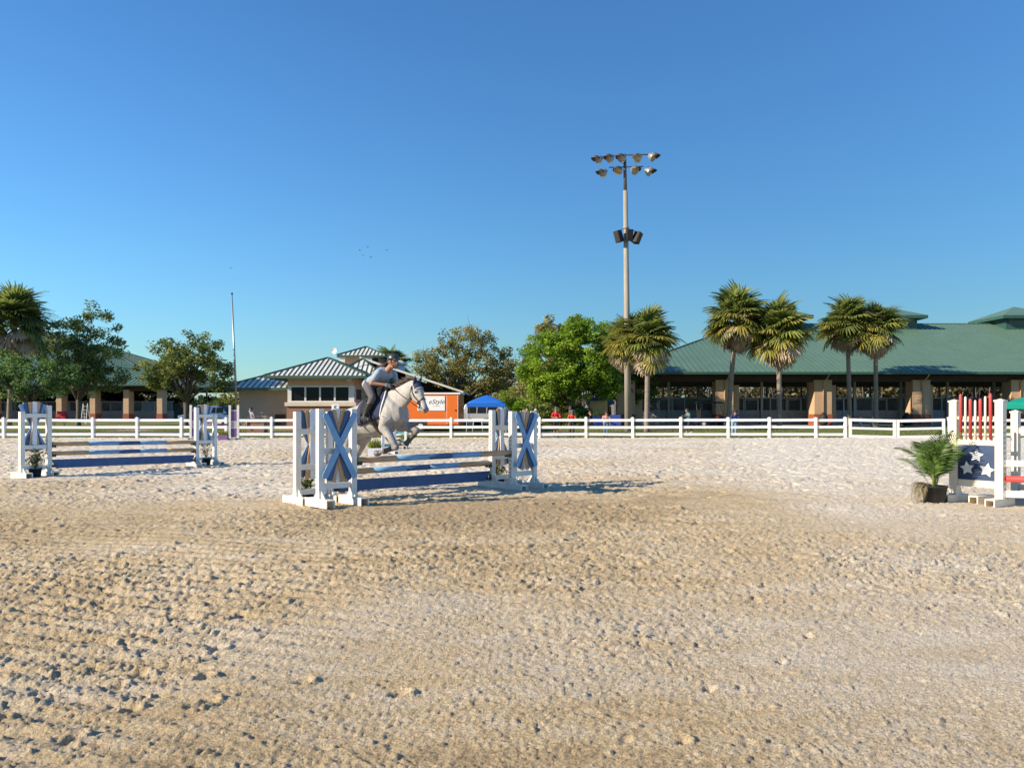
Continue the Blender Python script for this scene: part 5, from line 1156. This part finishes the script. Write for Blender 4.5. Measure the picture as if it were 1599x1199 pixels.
for s in (-1, 1):
    b.ball(HD(.30, .015, s*.075), .03, 8); b.ball(HD(.96, .02, s*.04), .024, 8)               # brow, nostril swell
    b.ball(H(.27, s*.15, 1.40), .16, 10, 0, (1, .7, 1.25)); b.ball(H(-.86, s*.13, 1.20), .21, 10, 0, (1.05, .75, 1.1))
def leg(pts): b.tube([H(*p[:3]) for p in pts], [p[3] for p in pts], 12); [b.ball(H(*p[:3]), p[3]*1.02, 8) for p in pts[1:]]
FR_ = [(.30, .15, 1.36, .15), (.22, .17, 1.20, .115), (.36, .18, 1.03, .078), (.49, .185, .90, .056), (.525, .185, .862, .057), (.45, .185, .845, .044), (.36, .185, .825, .034), (.27, .185, .80, .036), (.225, .185, .79, .045), (.16, .185, .772, .036), (.10, .185, .758, .038)]
FL_ = [(.30, -.15, 1.36, .15), (.28, -.16, 1.22, .115), (.46, -.165, 1.19, .078), (.62, -.17, 1.16, .057), (.66, -.17, 1.14, .057), (.60, -.17, 1.085, .043), (.52, -.17, 1.02, .035), (.43, -.17, .945, .036), (.385, -.17, .91, .045), (.33, -.17, .905, .036), (.28, -.17, .912, .038)]
HR_ = [(-.88, .13, 1.2, .19), (-.72, .16, 1.02, .145), (-.82, .165, .84, .09), (-.97, .165, .64, .064), (-1.0, .165, .59, .062), (-1.02, .165, .45, .042), (-1.06, .165, .28, .04), (-1.08, .165, .22, .05), (-1.04, .165, .14, .04), (-1.01, .165, .10, .042)]
HL_ = [(p[0]-.02, -p[1], p[2], p[3]) for p in HR_]
for L_ in (FR_, FL_, HR_, HL_): leg(L_)
me = remesh(b, .0135, 5)
n = len(me.vertices); co = np.empty(n*3, np.float32); me.vertices.foreach_get('co', co); co = co.reshape(-1, 3)
tone = np.zeros(n)                                              # natural darker points: knees, cannons, muzzle, hindquarters a little
for L_ in (FR_, FL_, HR_, HL_):
    for (f, r_, z, q) in L_[3:]: tone = np.maximum(tone, np.exp(-(((co-np.array(H(f, r_, z)))**2).sum(1))/(.11**2)))
mz = np.array(HD(1.0, .04)); tone = np.maximum(tone, .95*np.exp(-(((co-mz)**2).sum(1))/(.085**2)))
tone = tone*.8+.18*np.clip((-co[:, 0]-.55)*1.5, 0, 1)
a_ = me.attributes.new('tone', 'FLOAT', 'POINT'); a_.data.foreach_set('value', tone.astype(np.float32))
M_HORSE = mat('grey_horse_coat', (.66, .62, .58), .65, .26, 10., attr=('tone', (.42, .395, .375), (.29, .265, .25), (.11, .10, .095)), bump=.45, bscale=7)
me.materials.append(M_HORSE); obj('body', me, None, ho)
M_HOOF = mat('hoof', (.17, .15, .14), .5, .2, 20.); M_LEATH = mat('dark_brown_leather', (.028, .018, .014), .4, .2, 12.); M_NAVYC = mat('navy_cloth', (.012, .022, .07), .8, .15, 12.)
M_PIPE = mat('white_piping', (.62, .63, .66), .7, .05); M_MANE = mat('dark_mane', (.085, .06, .045), .6, .3, 30.)
def hoof(L_):
    p, q = H(*L_[-2][:3]), H(*L_[-1][:3]); d = (q-p).normalized(); o = MB(); e = q+d*.0
    o.tube([e-d*.005, e+d*.05, e+d*.085], [.043, .052, .062], 14); obj('hoof', o, M_HOOF, ho)
for L_ in (FR_, FL_): hoof(L_)
for L_ in (HR_, HL_):
    q = H(*L_[-1][:3]); o = MB().tube([q, q+Vector((.03, 0, -.05)), q+Vector((.045, 0, -.115))], [.044, .052, .063], 14); obj('hoof', o, M_HOOF, ho)
for L_ in (FR_, FL_):                                            # boots on the front cannons
    o = MB().tube([H(*p[:3]) for p in L_[5:9]], [p[3]+.008 for p in L_[5:9]], 12); obj('leg_boot', o, mat('boot_brown', (.11, .085, .07), .6, .15) if L_ is FR_ else bpy.data.materials['boot_brown'], ho)
for s in (-1, 1):                                               # eyes, nostrils
    obj('eye', MB().ball(HD(.31, .022, s*.088), .019, 8), M_EYE, ho); obj('nostril', MB().ball(HD(.985, .022, s*.049), .016, 8, 0, (1, .6, 1.2)), M_EYE, ho)
# ears in the navy bonnet
for s in (-1, 1):
    base = HD(.02, .02, s*.045); tip = base+Vector((.045, -s*.03, .15)); o = MB().tube([base-Vector((0, 0, .03)), base+Vector((.0, -s*.004, .03)), base.lerp(tip, .6), tip], [.03, .034, .026, .005], 10, flat=.7); obj('ear', o, M_NAVYC, ho)
def shell(q0, q1, k, m_, name, par, lo=-.35):
    rs = []; qs = [q0+(q1-q0)*i/6 for i in range(7)]; v = MB(); vs = []
    prof = ((-.02, .02, .05, .06), (.08, .055, .078, .095), (.25, .09, .092, .135), (.42, .085, .085, .128), (.58, .06, .062, .088), (.75, .045, .052, .066), (.90, .045, .058, .062), (1.0, .048, .055, .058))
    def at_(q):
        for a, c in zip(prof, prof[1:]):
            if a[0] <= q <= c[0]: u = (q-a[0])/(c[0]-a[0]); return [a[i]+(c[i]-a[i])*u for i in (1, 2, 3)]
        return prof[0][1:] if q < 0 else prof[-1][1:]
    n_ = 13
    for q in qs:
        o_, w_, h_ = at_(q); c = HD(q, o_)
        for i in range(n_):
            a = math.pi*(lo+(1-2*lo)*i/(n_-1)); vs.append(c+Vector((0, 1, 0))*math.cos(a)*w_*k+fn*math.sin(a)*h_*k)
    v.add(vs, [(i*n_+j, i*n_+j+1, (i+1)*n_+j+1, (i+1)*n_+j) for i in range(6) for j in range(n_-1)], 0, True)
    o = obj(name, v, m_, par); s = o.modifiers.new('s', 'SOLIDIFY'); s.thickness = .006; s.offset = 1; return o
bn = shell(-.02, .22, 1.07, M_NAVYC, 'ear_bonnet', ho, .12); shell(.215, .235, 1.10, M_PIPE, 'piping', bn, .12)
# bridle
br_ = obj('noseband', shell(.60, .645, 1.12, M_LEATH, 'strap', None, -.5).data, None, ho); [bpy.data.objects.remove(o) for o in list(bpy.data.objects) if o.name.startswith('strap') and o.parent is None and o.data == br_.data]
s_ = br_.modifiers.new('s', 'SOLIDIFY'); s_.thickness = .006
obj('browband', shell(.18, .21, 1.12, M_LEATH, 'strap', None, .05).data, None, ho); [bpy.data.objects.remove(o) for o in list(bpy.data.objects) if o.name.startswith('strap')]
for s in (-1, 1):
    obj('cheek_strap', MB().tube([HD(.02, .06, s*.085), HD(.2, .085, s*.100), HD(.42, .085, s*.096), HD(.62, .055, s*.070), HD(.86, .085, s*.064)], .009, 6), M_LEATH, ho)
    obj('throat_strap', MB().tube([HD(.05, .07, s*.09), HD(.22, .15, s*.098), HD(.36, .215, s*.05)], .007, 6), M_LEATH, ho)
    obj('bit_ring', MB().tube([HD(.86, .085, s*.064)+Vector((.028*math.cos(k*math.pi/6), 0, .028*math.sin(k*math.pi/6))) for k in range(13)], .006, 5), M_DKSTEEL, ho)
    obj('flash_strap', MB().tube([HD(.64, .03, s*.066), HD(.76, .06, s*.062), HD(.84, .10, s*.05)], .007, 6), M_LEATH, ho)
# mane, forelock, tail
r9 = random.Random(9); mn = MB()
for k in range(120):
    q = k/120; i = min(len(NECK)-2, int(q*(len(NECK)-1))); u = q*(len(NECK)-1)-i; f = NECK[i][0]+(NECK[i+1][0]-NECK[i][0])*u; z = NECK[i][1]+(NECK[i+1][1]-NECK[i][1])*u; h_ = NECK[i][3]+(NECK[i+1][3]-NECK[i][3])*u
    p = H(f-h_*.52, r9.uniform(-.02, .02), z+h_*.84); l = r9.uniform(.09, .17); d = Vector((-.9+r9.uniform(-.25, .25), r9.uniform(-.5, .15), .30+r9.uniform(-.35, .3)))
    mn.tube([p-Vector((0, 0, .02)), p+d*l*.5+Vector((0, 0, .02)), p+d*l], [.011, .009, .002], 4)
obj('mane', mn, M_MANE, ho, kind='stuff')
tl_ = MB()
for k in range(70):
    p = H(-1.13, r9.uniform(-.03, .03), 1.33); a = r9.uniform(-.08, .08); tl_.tube([p, p+Vector((-.18, a*.5, .02)), p+Vector((-.32+r9.uniform(-.05, .05), a, -.25)), p+Vector((-.36+r9.uniform(-.1, .1), a*1.6, -.6+r9.uniform(-.12, .1)))], [.016, .016, .012, .003], 4)
obj('tail', tl_, M_MANE, ho, kind='stuff')
M_SADDLE = mat('black_saddle', (.012, .011, .011), .7, .15, 10., spec=.25)
# saddle pad, saddle, girth follow the barrel
def drape(f0, f1, ang, k, m_, name, par, th, shape=lambda u, v: 0., nf=12, na=26):
    v = MB(); vs = []
    for i in range(nf+1):
        for j in range(na+1):
            u = i/nf; w_ = 2*j/na-1; a = w_*ang; ff = f0+(f1-f0)*u+shape(u, abs(w_)); z, ww, hh = body_at(ff)
            vs.append(Vector((ff-.22*hh*math.cos(a)*.95, math.sin(a)*ww*k, z+hh*math.cos(a)*k*.98)))
    v.add(vs, [(i*(na+1)+j, i*(na+1)+j+1, (i+1)*(na+1)+j+1, (i+1)*(na+1)+j) for i in range(nf) for j in range(na)], 0, True)
    o = obj(name, v, m_, par); s = o.modifiers.new('s', 'SOLIDIFY'); s.thickness = th; s.offset = 0; return o
fsh = lambda u, v: .10*math.sin(math.pi*min(1, v*1.05))*u
pad = drape(-.40, .17, 1.95, 1.05, M_NAVYC, 'saddle_pad', ho, .014, fsh)
drape(.155, .175, 1.95, 1.065, M_PIPE, 'piping', pad, .016, lambda u, v: .10*math.sin(math.pi*min(1, v*1.05)), 2)
drape(-.392, -.384, 1.9, 1.06, M_PIPE, 'piping', pad, .014, nf=2)
sd_ = drape(-.24, .08, 1.5, 1.09, M_SADDLE, 'saddle', ho, .03, fsh)
cn = MB(); 
for f, zt, w_ in ((-.36, .05, .16), (-.30, .075, .17), (-.20, .03, .15), (-.08, .02, .13), (.0, .055, .11), (.05, .06, .06)): pass
rs = []
for f, zt, w_ in ((-.37, .03, .10), (-.33, .085, .16), (-.26, .06, .165), (-.16, .035, .14), (-.06, .04, .12), (.01, .075, .09), (.05, .06, .05)):
    z, ww, hh = body_at(f+.07); c = Vector((f, 0, z+hh)); rs.append([c+Vector((0, math.cos(a)*w_, zt*.5+math.sin(a)*(zt*.5+.03))) for a in [2*math.pi*k/14 for k in range(14)]])
cn.rings(rs); obj('seat', cn, M_SADDLE, sd_)
gv = drape(-.05, .05, 3.05, 1.04, M_LEATH, 'girth', ho, .012, nf=3, na=40)
for s in (-1, 1): obj('stirrup_leather', MB().bar(H(-.10, s*.30, 1.66), H(-.06, s*.36, 1.27), .006, .03), M_LEATH, ho)
# rider, in two-point seat
J = dict(pelvis=H(-.33, 0, 1.955), chest=H(.05, 0, 2.155), head=H(.225, -.01, 2.325), look=(1, 0, -.05))
for s, y in (('R', 1), ('L', -1)):
    J['sh'+s] = H(.06, y*.17, 2.14); J['hip'+s] = H(-.30, y*.11, 1.92); J['kn'+s] = H(.07, y*.315, 1.70); J['an'+s] = H(-.11, y*.355, 1.345); J['toe'+s] = H(.06, y*.385, 1.33)
    J['el'+s] = H(.0, y*.29, 1.95); J['wr'+s] = H(.19, y*.13, 1.925); J['hd'+s] = H(.28, y*.085, 1.90)
J = {k: tuple(v) for k, v in J.items()}
M_SHIRT = mat('pale_blue_shirt', (.27, .34, .425), .85, .10, 6., bump=.3, bscale=18); M_BREECH = mat('grey_breeches', (.085, .08, .09), .8, .10, 6., bump=.2, bscale=18); M_HELM = mat('charcoal_helmet', (.035, .036, .042), .35, .1, 4.)
rd = thing('person', 'rider in pale blue shirt, grey breeches and dark helmet on the horse', 'person', HP, HA)
person('', None, 0, J, M_SHIRT, M_BREECH, M_SKINT, M_HAIRB, .0095, .30, 1., M_SHOE, ('helmet', M_HELM), par=rd, glove=M_CAPG, boots=M_SHOE, it=4)
rh = MB(); r3 = random.Random(2)
for k in range(40):                                              # long hair blowing back over the shoulders
    p = H(.12, r3.uniform(-.05, .05), 2.30); e = H(-.20+r3.uniform(-.1, .06), r3.uniform(-.05, .09), 2.14+r3.uniform(-.06, .05)); rh.tube([p, p.lerp(e, .5)+Vector((0, 0, .04)), e], [.012, .012, .003], 4)
obj('long_hair', rh, M_HAIRB, rd, kind='stuff')
hd = Vector(J['head']); obj('chin_strap', MB().tube([hd+Vector((.02, -.088, .06)), hd+Vector((.05, -.075, -.05)), hd+Vector((.06, 0, -.125)), hd+Vector((.05, .075, -.05)), hd+Vector((.02, .088, .06))], .006, 6), M_SHOE, rd)
for y in (1, -1):
    c = Vector(J['toe'+('R' if y > 0 else 'L')])-Vector((.06, 0, 0)); st2 = MB().tube([c+Vector((0, .062*math.cos(a), .05+.085*math.sin(a))) for a in [math.pi*k/8 for k in range(9)]]+[c+Vector((0, -.062, -.045)), c+Vector((0, .062, -.045)), c+Vector((0, .062, .05))], .009, 6)
    obj('stirrup', st2, M_DKSTEEL, ho)
    hdv = Vector(J['hd'+('R' if y > 0 else 'L')]); bt = HD(.86, .085, y*.064)
    obj('rein', MB().tube([bt, bt.lerp(hdv, .5)+Vector((0, 0, -.02)), hdv, hdv+Vector((-.03, 0, -.02))], .008, 6), M_LEATH, ho)
